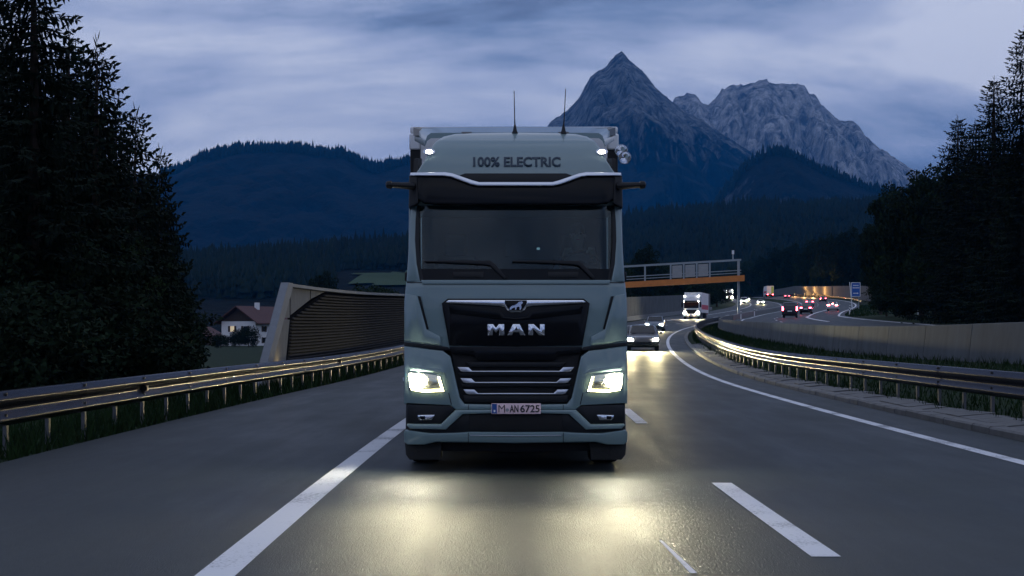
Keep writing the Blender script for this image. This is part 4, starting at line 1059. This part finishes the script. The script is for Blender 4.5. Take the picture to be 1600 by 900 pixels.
lorry('white_lorry', 'white oncoming lorry with small roof lights under the gantry', on(-5.6, 268), rz_of(268), True)
lorry('white_lorry', 'far white lorry seen from behind with lime green print', og(1.9, 668), math.pi + rz_of(668), False)
lorry('white_lorry', 'far oncoming lorry with bright marker lights above the noise wall end', on(-9.0, 640), rz_of(640), True)

# ------------------------------------------------------------------ farmhouse
hs = empty('farmhouse', (-58.0, 400, VALLEY), R(-24), 'white farmhouse with red brown roof and dark timber gable behind the meadow', 'house')
m = MB(); m.box(-4.4, 4.4, 0, 15, -1.0, 5.4); m.build('wall', M['housewall'], hs)
m = MB(); m.prism([(-4.35, 5.4), (4.35, 5.4), (0, 8.3)], 'y', -0.06, 15.0); m.build('gable', M['wood'], hs)
m = MB(); m.prism([(-5.7, 4.75), (0, 8.55), (5.7, 4.75), (5.7, 4.98), (0, 8.8), (-5.7, 4.98)], 'y', -1.3, 16.0); rf = m.build('roof', M['roof'], hs)
m = MB(); m.box(0.4, 1.2, 6, 6.9, 7.6, 9.6); m.build('chimney', M['housewall'], rf)
def hwin(x, y, z, lit, side):
    m = MB()
    if side == 'front': m.box(x - .5, x + .5, y - .05, y + .02, z, z + 1.2)
    else: m.box(x - .02, x + .05, y - .5, y + .5, z, z + 1.2)
    w = m.build('window', M['winlit'] if lit else M['windark'], hs)
    for s in (-1, 1):
        m = MB()
        if side == 'front': m.box(x + s * .55, x + s * 1.05, y - .1, y - .05, z - .05, z + 1.25)
        else: m.box(x + .05, x + .1, y + s * .55, y + s * 1.05, z - .05, z + 1.25)
        m.build('shutter', M['wood'], w)
hwin(-1.6, 0, 3.1, True, 'front'); hwin(1.8, 0, 3.1, False, 'front'); hwin(-1.8, 0, 0.7, False, 'front'); hwin(1.9, 0, 0.7, False, 'front')
for y in (3.5, 7.5, 11.5): hwin(4.4, y, 3.1, False, 'side'); hwin(4.4, y, 0.6, False, 'side')
br = empty('barn', (-70.5, 410, VALLEY), R(-20), 'low red roofed barn beside the white farmhouse', 'barn')
m = MB(); m.box(-3.4, 3.4, 0, 9, -1, 2.2); m.build('wall', M['wood'], br)
m = MB(); m.prism([(-4.0, 2.0), (0, 4.0), (4.0, 2.0), (4.0, 2.2), (0, 4.25), (-4.0, 2.2)], 'y', -.6, 9.6); m.build('roof', M['roof'], br)
lp = empty('yard_lamp', (-66.3, 396, VALLEY), 0, 'small orange yard lamp glowing at the edge of the trees', 'lamp')
m = MB(); m.tube([(0, 0, -.3), (0, 0, 3.1)], .05, 6); m.build('pole', M['gantry'], lp)
m = MB(); m.lathe([(3.1, .05), (3.2, .17), (3.45, .2), (3.5, .02)], 'z', 10); m.build('lamp_head', mat('orange lamp', (1, .6, .2), .4, emit=(1.0, .42, .1), estr=14.0), lp)
for i, (x, y) in enumerate(((-20.5, 92), (-19.2, 80))):
    fp = tag(MB().tube([(0, 0, -.5), (0, 0, 2.4)], .035, 6).build('fence_pole', M['gantry']), ('slim grey pole standing in the meadow before the farmhouse', 'slim grey pole in the grass close to the noise wall end')[i], 'pole'); fp.location = (x, y, ground_z(x, y))

# ------------------------------------------------------------------ trees
def spruce_mesh(seed, H, rad, dens=1.0):
    g = np.random.default_rng(seed); V, F = [], []
    def quad(a, b, w, nrm):
        d = b - a; s = np.cross(d, nrm); ln = np.linalg.norm(s)
        if ln < 1e-6: return
        s = s / ln * w; k = len(V)
        V.extend([a - s * 0.35, a + d * 0.45 - s, b, a + d * 0.45 + s]); F.append((k, k + 1, k + 2, k + 3))
    z = 0.3; up = np.array([0, 0, 1.0])
    while z < H - 0.1:
        fr = 1 - z / H; nb = int(6 + 4 * fr)
        a0 = g.uniform(0, 6.28)
        for b in range(nb):
            L = rad * (fr ** 0.8) * g.uniform(0.48, 1.25) + 0.18
            if g.random() < 0.08: L *= 0.5
            an = a0 + 6.283 * b / nb + g.normal(0, 0.22); dirv = np.array([math.cos(an), math.sin(an), 0])
            droop = g.uniform(0.12, 0.42) * (0.4 + fr)
            side = np.array([-dirv[1], dirv[0], 0]); n = max(3, int(L / 0.125 * dens)); zz = z + g.normal(0, 0.07)
            prev = np.array([0, 0, zz])
            for i in range(1, n + 1):
                t = i / n; p = np.array([0, 0, zz]) + dirv * (L * t) + up * (-droop * L * t + 0.42 * droop * L * t ** 3)
                quad(prev, p + (p - prev) * 0.3, 0.03, up)
                tl = (0.16 + 0.34 * (1 - t)) * min(1.0, L / 1.2 + 0.25) * g.uniform(0.7, 1.25)
                for sg_ in (-1, 1):
                    dv = dirv * 0.62 + side * sg_ * 0.75 + up * g.uniform(-0.55, 0.05); quad(p, p + dv * tl, 0.046, up + g.normal(0, 0.4, 3))
                if g.random() < 0.75: quad(p, p + (dirv * 0.25 + side * g.uniform(-.3, .3) - up) * tl * 1.1, 0.042, side + g.normal(0, 0.3, 3))
                prev = p
            quad(prev, prev + (dirv + up * 0.35) * 0.22, 0.045, side)
        z += 0.17 + 0.16 * fr
    for k in range(8): a = g.uniform(0, 6.28); quad(np.array([0, 0, H - 0.5 + 0.07 * k]), np.array([0.12 * math.cos(a), 0.12 * math.sin(a), H - 0.30 + 0.09 * k]), 0.02, np.array([math.sin(a), -math.cos(a), 0.3]))
    return quads_mesh('crown', np.array(V), np.array(F), M['needle'])
def leafy_mesh(seed, H, rx, z0, material, n_cl=110, per=85, size=0.16):
    g = np.random.default_rng(seed); cs = []
    while len(cs) < n_cl:
        p = g.uniform(-1, 1, 3); r = np.linalg.norm(p)
        if r > 1 or r < 0.35: continue
        lump = 0.80 + 0.30 * noise.noise(Vector(p * 2.3) + Vector((seed, 0, 0)))
        cs.append((p[0] * rx * lump, p[1] * rx * lump, z0 + (H - z0) * (0.5 + 0.5 * p[2] * min(1.0, lump + 0.08))))
    cs = np.array(cs); C = np.repeat(cs, per, 0); cr_ = 0.17 * rx + 0.18
    d = g.normal(0, 1, C.shape); d /= np.linalg.norm(d, axis=1)[:, None]
    Pp = C + d * (g.uniform(0.2, 1.0, len(C)) ** 0.5)[:, None] * cr_ * np.array([1, 1, 0.75])
    a = g.normal(0, 1, C.shape); a /= np.linalg.norm(a, axis=1)[:, None]; b = np.cross(a, g.normal(0, 1, C.shape)); b /= np.linalg.norm(b, axis=1)[:, None]
    s = (g.uniform(0.6, 1.3, len(C)) * size)[:, None]
    V = np.stack([Pp - a * s * 0.55, Pp - b * s * 0.32 + a * s * .1, Pp + a * s * 0.6, Pp + b * s * 0.32 + a * s * .1], 1).reshape(-1, 3)
    F = np.arange(len(V)).reshape(-1, 4)
    return quads_mesh('crown', V, F, material)
def trunk_mesh(H, r, limbs=0, seed=0, spread=1.5):
    g = random.Random(seed); m = MB(); m.tube([(0, 0, -0.4), (g.uniform(-.05, .05), 0, H * 0.3), (g.uniform(-.1, .1), g.uniform(-.1, .1), H * 0.65), (0, 0, H * 0.97)], [r * 1.25, r, r * 0.6, r * 0.12], 8)
    for i in range(limbs):
        a = 6.283 * i / limbs + g.uniform(-.4, .4); z = H * g.uniform(0.25, 0.6); s = spread * g.uniform(.5, .9)
        m.tube([(0, 0, z), (math.cos(a) * s * .5, math.sin(a) * s * .5, z + H * .10), (math.cos(a) * s, math.sin(a) * s, z + H * .24)], [r * .5, r * .32, r * .1], 6)
    me = m.mesh('trunk'); me.materials.append(M['bark']); return me
SPR = [(spruce_mesh(21, 14.0, 3.1), trunk_mesh(14.0, .20)), (spruce_mesh(22, 9.0, 2.5), trunk_mesh(9.0, .14)), (spruce_mesh(23, 17.0, 3.2, 0.8), trunk_mesh(17, .24)), (spruce_mesh(24, 7.0, 1.9), trunk_mesh(7, .11))]
SPH = [14.0, 9.0, 17.0, 7.0]
LEA = [(leafy_mesh(31, 6.0, 2.6, 0.3, M['leaf']), trunk_mesh(5.0, .14, 5, 1, 1.6)), (leafy_mesh(32, 12.0, 4.4, 1.2, M['leaf'], 170, 95, 0.30), trunk_mesh(10, .26, 6, 2, 2.8)), (leafy_mesh(33, 9.0, 3.9, 0.8, M['leafpale'], 130, 90, 0.26), trunk_mesh(7.5, .2, 6, 3, 2.2)), (leafy_mesh(34, 3.2, 2.2, -0.1, M['leaf'], 90, 80, 0.14), trunk_mesh(2.4, .08, 5, 4, 1.1))]
LEH = [6.0, 12.0, 9.0, 3.2]
def tree(kind, idx, x, y, H, label, group=None, wide=1.0, name=None, cat='tree', zoff=0.0):
    src, hh = (SPR, SPH) if kind == 's' else (LEA, LEH)
    k = H / hh[idx]
    r = empty(name or ('spruce_tree' if kind == 's' else 'leafy_tree'), (x, y, ground_z(x, y) - 0.05 + zoff), random.uniform(0, 6.28), label, cat, group)
    r.scale = (k * wide, k * wide, k)
    link_mesh('crown', src[idx][0], None, r); link_mesh('trunk', src[idx][1], None, r)
    return r
def px_x(px, y): return (px - VX) * y / FPX
def px_h(py, y, x): return CAMH + (VY - py) * y / FPX - ground_z(x, y)
def ptree(kind, idx, px, top, y, label, group=None, wide=1.0, **k):
    x = px_x(px, y); return tree(kind, idx, x, y, px_h(top, y, x), label, group, wide, **k)
GL = 'dark trees of the wood behind the steel guardrail'
ptree('s', 0, 52, -150, 40, 'tallest dark spruce of the guardrail wood, its tip out of the picture', GL, 1.05)
ptree('s', 1, 152, 62, 45, 'dark spruce with a forked tip against the sky', GL, 0.95)
ptree('s', 3, 212, 175, 50, 'slim dark spruce with upright tip on the outer edge of the wood', GL, 0.85)
ptree('s', 3, 250, 236, 56, 'low dark spruce at the outer corner of the guardrail wood', GL, 0.75)
ptree('s', 2, -20, -200, 48, 'dark spruce half outside the picture at the wood by the guardrail', GL, 0.95)
ptree('s', 1, 108, 40, 58, 'dark spruce standing behind the fork-tipped one', GL, 1.0)
FIL = 'leafy dark tree filling the lower wood behind the guardrail'
for px, top, y, w in ((88, 110, 62, 1.0), (182, 160, 66, 0.95), (22, 40, 60, 1.0), (128, 100, 70, 1.0), (232, 285, 70, 0.9), (262, 335, 74, 0.8), (60, 150, 54, 1.1), (118, 230, 50, 1.1), (190, 270, 56, 1.05), (-25, 80, 44, 1.0)):
    ptree('s', 1, px, top, y, 'dark spruce deep inside the wood behind the guardrail', GL, w)
for px, top, y, i, w in ((215, 385, 58, 0, 0.95), (165, 350, 52, 0, 1.0), (170, 340, 48, 2, 0.75), (110, 330, 44, 0, 1.05), (50, 340, 41, 2, 0.75), (0, 330, 40, 0, 1.0), (-45, 300, 42, 2, 0.8), (170, 400, 62, 0, 1.0), (236, 410, 66, 0, 0.85), (200, 440, 50, 3, 1.15), (140, 420, 42, 3, 1.2), (40, 430, 38, 3, 1.2), (90, 390, 50, 0, 1.0), (20, 390, 46, 0, 1.0), (-10, 440, 35, 3, 1.2), (245, 490, 60, 3, 0.9), (190, 470, 46, 3, 1.1)):
    ptree('l', i, px, top, y, FIL, GL, w, name='leafy_tree')
for px, top, y, lb in ((275, 478, 120, 'rounded dark bush between the wood and the farmhouse'), (345, 520, 330, 'dark garden shrub in front of the barn'), (372, 515, 360, 'dark shrub before the white gable wall'), (388, 508, 352, 'tall dark shrub hiding part of the farmhouse wall'), (278, 490, 90, 'dark bush at the foot of the wood edge')):
    ptree('l', 3 if y > 100 else 0, px, top, y, lb, None, 1.0, name='shrub', cat='shrub')
ptree('l', 1, 505, 420, 300, 'round dark tree rising above the noise wall top', None, 0.75)
ptree('l', 2, 572, 440, 260, 'broad dark tree peeping over the noise wall', None, 1.0)
ptree('l', 2, 603, 446, 250, 'lower dark tree beside the broad one over the noise wall', None, 0.9)
ptree('l', 1, 1011, 378, 330, 'green tree rising behind the gantry railing', None, 0.62)
ptree('l', 2, 1045, 408, 340, 'low broad tree behind the middle of the gantry', None, 1.1)
ptree('l', 2, 985, 402, 345, 'dark tree behind the end of the gantry beside the truck', None, 1.0)
for px, top, y in ((1095, 432, 420), (1070, 425, 430), (1120, 436, 440), (1030, 428, 400), (1000, 425, 400)):
    ptree('l', 2, px, top, y, 'dark bush of the row between gantry beam and noise wall', 'bushes behind the noise wall', 1.5, name='shrub', cat='shrub')
GR = 'dark trees of the wood beyond the concrete wall'
ptree('s', 2, 1603, 42, 116, 'tallest spruce beyond the concrete wall, at the picture edge', GR, 1.35)
ptree('s', 2, 1553, 122, 128, 'dark pointed spruce second from the picture edge beyond the concrete wall', GR, 1.45)
ptree('s', 0, 1497, 184, 142, 'dark spruce with a clear slender tip beyond the concrete wall', GR, 1.3)
ptree('s', 0, 1525, 190, 136, 'dark spruce between the two pointed ones beyond the concrete wall', GR, 1.4)
ptree('l', 1, 1440, 258, 166, 'dark leafy tree sloping down from the slender spruce', GR, 0.85)
ptree('l', 1, 1402, 283, 190, 'round crowned dark tree at the outer end of the wood', GR, 0.72)
ptree('l', 1, 1376, 335, 215, 'lower dark tree closing the wood towards the motorway bend', GR, 0.65)
for px, top, y, i, w in ((1480, 250, 160, 1, .8), (1520, 250, 150, 1, .8), (1565, 220, 140, 1, .75), (1600, 200, 130, 1, .75), (1420, 350, 175, 2, .9), (1385, 400, 195, 2, .8), (1460, 360, 160, 2, .9), (1510, 360, 145, 2, .9), (1560, 350, 132, 2, .9), (1600, 330, 122, 2, .9), (1630, 250, 120, 1, .8), (1400, 440, 185, 3, 1.3), (1440, 430, 165, 3, 1.5), (1490, 430, 150, 3, 1.5), (1540, 420, 138, 3, 1.5), (1590, 420, 125, 3, 1.5)):
    ptree('l', i, px, top, y, 'dark leafy tree deep inside the wood beyond the concrete wall', GR, w)
GB = 'bushy dark trees behind the far retaining wall'
def behind_wall(px):
    y = 430.0
    while y < 900 and px_x(px, y) < E(y) + opp_off(y) + 16.5 + 6.0: y += 4
    return y
for px, top, i in ((1150, 412, 2), (1172, 405, 2), (1192, 398, 1), (1215, 385, 1), (1240, 378, 1), (1268, 372, 1), (1300, 362, 1), (1330, 352, 1), (1285, 405, 2), (1352, 365, 1), (1255, 408, 2), (1205, 412, 2), (1320, 400, 2), (1362, 400, 2), (1130, 424, 2), (1230, 415, 2)):
    ptree('l', i, px, top, behind_wall(px) + random.uniform(0, 14), 'bushy dark tree in the row behind the far retaining wall', GB, 0.95 if i == 2 else 0.8)

# ------------------------------------------------------------------ mountains and wooded hills
def hill_mat(name, forest_c, rock_c, lo, hi, z_lo, z_hi, nscale, slope_w=0.0):
    m = bpy.data.materials.new(name); m.use_nodes = True; nt = m.node_tree; N, Lk = nt.nodes, nt.links; b = N['Principled BSDF']
    b.inputs['Roughness'].default_value = 0.95; b.inputs['Specular IOR Level'].default_value = 0.1
    tc = N.new('ShaderNodeTexCoord'); sep = N.new('ShaderNodeSeparateXYZ'); Lk.new(tc.outputs['Object'], sep.inputs[0])
    def nz(sc, st, det=8, rg=0.65):
        mp = N.new('ShaderNodeMapping'); mp.inputs['Scale'].default_value = st; Lk.new(tc.outputs['Object'], mp.inputs[0])
        n = N.new('ShaderNodeTexNoise'); n.inputs['Scale'].default_value = sc; n.inputs['Detail'].default_value = det; n.inputs['Roughness'].default_value = rg; Lk.new(mp.outputs[0], n.inputs['Vector']); return n.outputs['Fac']
    def mt(op, x, y):
        n = N.new('ShaderNodeMath'); n.operation = op
        for i, q in enumerate((x, y)):
            if isinstance(q, (int, float)): n.inputs[i].default_value = q
            else: Lk.new(q, n.inputs[i])
        return n.outputs[0]
    mr = N.new('ShaderNodeMapRange'); mr.inputs['From Min'].default_value = z_lo; mr.inputs['From Max'].default_value = z_hi; Lk.new(sep.outputs['Z'], mr.inputs['Value'])
    geo = N.new('ShaderNodeNewGeometry'); gs = N.new('ShaderNodeSeparateXYZ'); Lk.new(geo.outputs['Normal'], gs.inputs[0])
    f = mt('ADD', mt('ADD', mt('MULTIPLY', mr.outputs[0], 0.55), mt('MULTIPLY', mt('SUBTRACT', 1.0, gs.outputs['Z']), slope_w)), mt('ADD', mt('MULTIPLY', nz(nscale, (1, 1, 0.6), 10, .72), 0.55), mt('MULTIPLY', nz(nscale * 3.3, (1, .6, 0.45), 8, .7), 0.25)))
    rp = N.new('ShaderNodeValToRGB'); rp.color_ramp.elements[0].position = lo; rp.color_ramp.elements[1].position = hi
    rp.color_ramp.elements[0].color = (0, 0, 0, 1); rp.color_ramp.elements[1].color = (1, 1, 1, 1); Lk.new(f, rp.inputs[0])
    mx = N.new('ShaderNodeMixRGB'); Lk.new(rp.outputs[0], mx.inputs[0])
    fn = N.new('ShaderNodeValToRGB'); fn.color_ramp.elements[0].position = .35; fn.color_ramp.elements[1].position = .65
    fn.color_ramp.elements[0].color = (*[c * .5 for c in forest_c], 1); fn.color_ramp.elements[1].color = (*[c * 1.5 for c in forest_c], 1); Lk.new(nz(nscale * 9, (1, 1, .6), 4), fn.inputs[0])
    rn = N.new('ShaderNodeValToRGB'); rn.color_ramp.elements[0].position = .38; rn.color_ramp.elements[1].position = .64
    rn.color_ramp.elements[0].color = (*[c * .28 for c in rock_c], 1); rn.color_ramp.elements[1].color = (*[min(0.8, c * 2.0) for c in rock_c], 1); Lk.new(nz(nscale * 5, (1, 1, .3), 8, .7), rn.inputs[0])
    bp = N.new('ShaderNodeBump'); bp.inputs['Strength'].default_value = 1.0; bp.inputs['Distance'].default_value = 90.0
    Lk.new(nz(nscale * 4, (1, 1, .45), 9, .72), bp.inputs['Height']); Lk.new(bp.outputs[0], b.inputs['Normal'])
    Lk.new(fn.outputs[0], mx.inputs[1]); Lk.new(rn.outputs[0], mx.inputs[2]); Lk.new(mx.outputs[0], b.inputs['Base Color'])
    return m
def prof_at(prof, px):
    if px <= prof[0][0]: return prof[0][1]
    for (a, ya), (b, yb) in zip(prof, prof[1:]):
        if px <= b:
            t = (px - a) / (b - a); return ya + (yb - ya) * t
    return prof[-1][1]
HILLS = {}
def mountain(name, prof, dist, front, back, material, rough=0.1, freq=4.0, seed=0, nx=260, nt_=90, jag=0.0, power=1.0, base=-20.0):
    x0, x1 = prof[0][0], prof[-1][0]; V = []
    # integrate the outline: heights in metres over positions in metres, at one fixed distance
    ts = np.concatenate([np.linspace(-1, 0, nt_), np.linspace(0, 1, 24)[1:]])
    for i in range(nx):
        px = x0 + (x1 - x0) * i / (nx - 1); X = (px - VX) * dist / FPX
        Hh = (VY - prof_at(prof, px)) * dist / FPX + CAMH
        Hh += jag * dist / FPX * (noise.noise(Vector((px * 0.13, seed, 0))) + 0.6 * noise.noise(Vector((px * 0.37, seed, 5))) + .35 * noise.noise(Vector((px * 0.9, seed, 9))))
        for t in ts:
            d = front if t < 0 else back; a = 1 - abs(t)
            Y = dist + t * d; sc = dist / FPX * 62 * 9 / freq
            warp = noise.noise(Vector((X / sc * .6, Y / sc * .4, seed))) * 0.6
            rf = noise.ridged_multi_fractal(Vector((X / sc + warp, Y / sc * 0.55, seed * 3.1)), 0.85, 2.1, 7, 1.0, 2.0)
            env = min(1.0, (1 - a) * 4.0 + 0.06) * min(1, a * 4)
            h = Hh * (a ** power) + Hh * rough * env * min(0.1, rf - 1.35) * 0.8
            V.append((X + warp * 0.02 * dist * env * .3, dist + t * d, max(base, h) if a > 0.0 else base))
    m = len(ts); F = [(i * m + j, (i + 1) * m + j, (i + 1) * m + j + 1, i * m + j + 1) for i in range(nx - 1) for j in range(m - 1)]
    me = quads_mesh(name, np.array(V), np.array(F), material); me.shade_smooth()
    o = tag(link_mesh(name, me), kind='structure'); HILLS[name] = np.array(V).reshape(nx, m, 3); return o
FOR = (0.006, 0.013, 0.012); ROCK = (0.26, 0.25, 0.24)
far_rock = hill_mat('far rock', FOR, (0.42, 0.43, 0.435), 0.58, 0.72, 250, 950, 0.0042, 0.25)
peak_rock = hill_mat('peak rock', FOR, (0.20, 0.21, 0.215), 0.72, 0.85, 350, 1050, 0.0055, 0.25)
wood_rock = hill_mat('wooded hill', (0.004, 0.010, 0.010), (0.16, 0.16, 0.16), 0.80, 0.92, 500, -200, 0.0060, 0.35)
mid_rock = hill_mat('mid hill', (0.005, 0.012, 0.011), (0.27, 0.28, 0.28), 0.62, 0.80, 420, -50, 0.0085, 0.35)
low_wood = hill_mat('low wood', (0.006, 0.013, 0.010), (0.03, 0.035, 0.02), 0.8, 0.95, 0, 400, 0.01)
mountain('rocky_range', [(900, 420), (980, 330), (1030, 190), (1055, 150), (1070, 148), (1082, 146), (1090, 152), (1105, 163), (1118, 150), (1132, 134), (1145, 130), (1160, 131), (1172, 127), (1186, 124), (1200, 125), (1212, 131), (1228, 132), (1245, 130), (1258, 135), (1262, 143), (1276, 150), (1282, 163), (1292, 170), (1303, 182), (1318, 185), (1335, 190), (1352, 213), (1370, 228), (1395, 245), (1425, 264), (1470, 290), (1520, 320), (1600, 360), (1800, 420), (2000, 460)], 9500, 3000, 2500, far_rock, rough=0.24, freq=11, seed=3, jag=4.2, power=1.15, nx=300, nt_=110)
mountain('pointed_peak', [(640, 400), (760, 330), (820, 250), (860, 190), (885, 172), (905, 150), (915, 130), (925, 115), (936, 108), (948, 104), (955, 93), (962, 86), (970, 80), (978, 87), (986, 97), (995, 103), (1010, 118), (1022, 132), (1035, 143), (1050, 158), (1070, 174), (1100, 190), (1140, 214), (1185, 242), (1230, 275), (1290, 315), (1400, 380), (1600, 450)], 7600, 3200, 2000, peak_rock, rough=0.17, freq=10, seed=5, jag=2.2, power=1.12, nx=300, nt_=120)
mountain('wooded_mountain', [(-700, 420), (-300, 330), (0, 300), (150, 285), (262, 272), (285, 267), (300, 258), (320, 246), (345, 238), (380, 234), (420, 232), (455, 231), (480, 234), (500, 240), (520, 239), (540, 241), (556, 250), (572, 258), (590, 263), (612, 258), (640, 252), (700, 260), (780, 280), (900, 330), (1000, 400)], 5200, 1900, 1500, wood_rock, rough=0.10, freq=5, seed=8, jag=2.0, power=0.8)
mountain('dome_hill', [(1040, 400), (1090, 350), (1115, 322), (1130, 300), (1150, 272), (1170, 252), (1190, 241), (1212, 236), (1232, 240), (1260, 254), (1300, 270), (1340, 288), (1360, 296), (1400, 300), (1500, 310), (1600, 330), (1800, 400)], 4300, 900, 900, mid_rock, rough=0.08, freq=7, seed=12, jag=2.5, power=0.7, nx=200, nt_=80)
mountain('forest_hill', [(820, 400), (900, 372), (980, 348), (1040, 342), (1110, 334), (1180, 330), (1260, 331), (1330, 326), (1400, 322), (1500, 310), (1650, 300), (1900, 330)], 2300, 1350, 700, low_wood, rough=0.05, freq=3, seed=15, jag=1.5, power=0.85, nx=120, nt_=60, base=-5)
mountain('forest_rise', [(-500, 400), (0, 405), (250, 412), (320, 415), (400, 408), (460, 404), (520, 398), (580, 394), (640, 388), (720, 385), (820, 392), (950, 420)], 1700, 900, 600, low_wood, rough=0.04, freq=3, seed=18, jag=1.0, power=0.85, nx=110, nt_=50, base=-5)

def forest(name, hill, n, hmin, hmax, trange, xr, label, seed, skip=None):
    g = np.random.default_rng(seed); G = HILLS[hill]; nx, m, _ = G.shape; V, F = [], []
    dist = G[0, :, 1]; c = 0
    while c < n:
        i = g.uniform(0, nx - 2); j = g.uniform(trange[0], trange[1]); a, b = int(i), int(j); u_, v_ = i - a, j - b
        p = G[a, b] * (1 - u_) * (1 - v_) + G[a + 1, b] * u_ * (1 - v_) + G[a, b + 1] * (1 - u_) * v_ + G[a + 1, b + 1] * u_ * v_
        px = VX + p[0] / p[1] * FPX
        if not (xr[0] < px < xr[1]): continue
        c += 1
        if skip and skip(px, VY - (p[2] - CAMH) / p[1] * FPX): continue
        H = g.uniform(hmin, hmax) * (1.25 if g.random() < 0.08 else 1); rr = H * g.uniform(0.15, 0.24)
        conif = g.random() < 0.72
        tiers = ((0.02, 0.55, 1.0), (0.28, 0.80, 0.72), (0.55, 1.0, 0.45)) if conif else ((0.0, 0.5, 1.0), (0.2, 0.78, 1.35), (0.45, 0.86, 1.0))
        for z0, z1, k in tiers:
            o = len(V); n6 = 6; a0 = g.uniform(0, 6.28)
            for q in range(n6):
                t = a0 + 6.283 * q / n6; w = rr * k * g.uniform(0.7, 1.2); V.append((p[0] + math.cos(t) * w, p[1] + math.sin(t) * w, p[2] + H * (z0 + g.uniform(-.03, .03))))
            V.append((p[0] + g.normal(0, .03) * H * .3, p[1], p[2] + H * z1))
            F += [(o + q, o + (q + 1) % n6, o + n6) for q in range(n6)]
    me = quads_mesh(name, np.array(V), np.array(F), M['forest'])
    tag(link_mesh(name, me), label, 'forest', kind='stuff')
forest('hillside_forest', 'forest_hill', 7500, 11, 21, (8, 62), (900, 1500), 'dark conifer forest covering the low hill below the mountains', 41)
forest('hillside_forest', 'forest_rise', 4200, 11, 19, (10, 52), (230, 760), 'dark forest on the low rise behind the noise wall and farmhouse', 42, skip=lambda x, y: 522 < x < 700 and 422 < y < 475)
forest('ridge_forest', 'wooded_mountain', 2600, 16, 30, (84, 93), (250, 760), 'fringe of trees along the wooded mountain ridge', 43)
forest('dome_forest', 'dome_hill', 900, 14, 26, (75, 84), (1090, 1480), 'trees fringing the top of the dome shaped hill', 44)
# meadow clearing on the rise
G = HILLS['forest_rise']; Vm, Fm = [], []
cols = [i for i in range(G.shape[0]) if 520 < VX + G[i, 30, 0] / 1700 * FPX < 760]; rows = list(range(14, 44))
for i in cols:
    for j in rows: p = G[i, j]; Vm.append((p[0], p[1], p[2] + 1.2))
for a in range(len(cols) - 1):
    for b in range(len(rows) - 1):
        q = Vm[a * len(rows) + b]; py = VY - (q[2] - CAMH) / q[1] * FPX; px = VX + q[0] / q[1] * FPX
        wob = noise.noise(Vector((px * .07, py * .2, 2))) * 4
        if 425 + wob + 0.04 * (640 - px) < py < 446 + wob and px > 530 + abs(py - 440) * 1.6 + wob * 2: Fm.append((a * len(rows) + b, (a + 1) * len(rows) + b, (a + 1) * len(rows) + b + 1, a * len(rows) + b + 1))
if Fm:
    me = quads_mesh('meadow', np.array(Vm), np.array(Fm), M['meadow']); tag(link_mesh('meadow', me), kind='structure')

# ------------------------------------------------------------------ grass
def grass(name, n, sampler, hmin, hmax, label, seed):
    g = np.random.default_rng(seed); V = np.empty((n * 3, 3)); k = 0
    for i in range(n):
        x, y = sampler(g); z = ground_z(x, y) - 0.01; h = g.uniform(hmin, hmax); a = g.uniform(0, 6.28); w = g.uniform(.006, .014) * (1 + y / 60)
        l = g.uniform(-.5, .5) * h; l2 = g.uniform(-.5, .5) * h
        V[k] = (x - w * math.cos(a), y - w * math.sin(a), z); V[k + 1] = (x + w * math.cos(a), y + w * math.sin(a), z); V[k + 2] = (x + l, y + l2, z + h); k += 3
    me = quads_mesh(name, V, np.arange(n * 3).reshape(-1, 3), M['blade'])
    tag(link_mesh(name, me), label, 'grass', kind='stuff')
def s1(g): y = 16 + 90 * g.random() ** 1.5; return E(y) - 11.95 - abs(g.normal(0, 1.2)), y
def s2(g):
    y = 22 + 200 * g.random() ** 1.3; w = wall_off(y); return E(y) + g.uniform(1.75, w - 0.2), y
def s3(g): y = 210 + 150 * g.random(); return E(y) + opp_off(y) + 12.7 + abs(g.normal(0, 3.5)), y
grass('verge_grass', 16000, s1, .08, .38, 'rough grass along the foot of the guardrail posts', 51)
grass('median_grass', 26000, s2, .06, .26, 'green grass on the bank between guardrail and concrete wall', 52)
grass('exit_grass', 3000, s3, .1, .35, 'green grass beside the exit lane below the blue sign', 53)

# ------------------------------------------------------------------ haze
hz = bpy.data.materials.new('haze'); hz.use_nodes = True; hz.node_tree.nodes.clear()
ho = hz.node_tree.nodes.new('ShaderNodeOutputMaterial'); hv = hz.node_tree.nodes.new('ShaderNodeVolumePrincipled')
hv.inputs['Color'].default_value = (0.015, 0.36, 1.0, 1); hv.inputs['Density'].default_value = 0.000048; hv.inputs['Anisotropy'].default_value = 0.0
hz.node_tree.links.new(hv.outputs[0], ho.inputs['Volume'])
hb = MB().box(-14500, 14500, -14500, 14500, -30, 1480).build('haze', hz); tag(hb, 'thin blue evening haze filling the valley air', 'haze', kind='stuff')
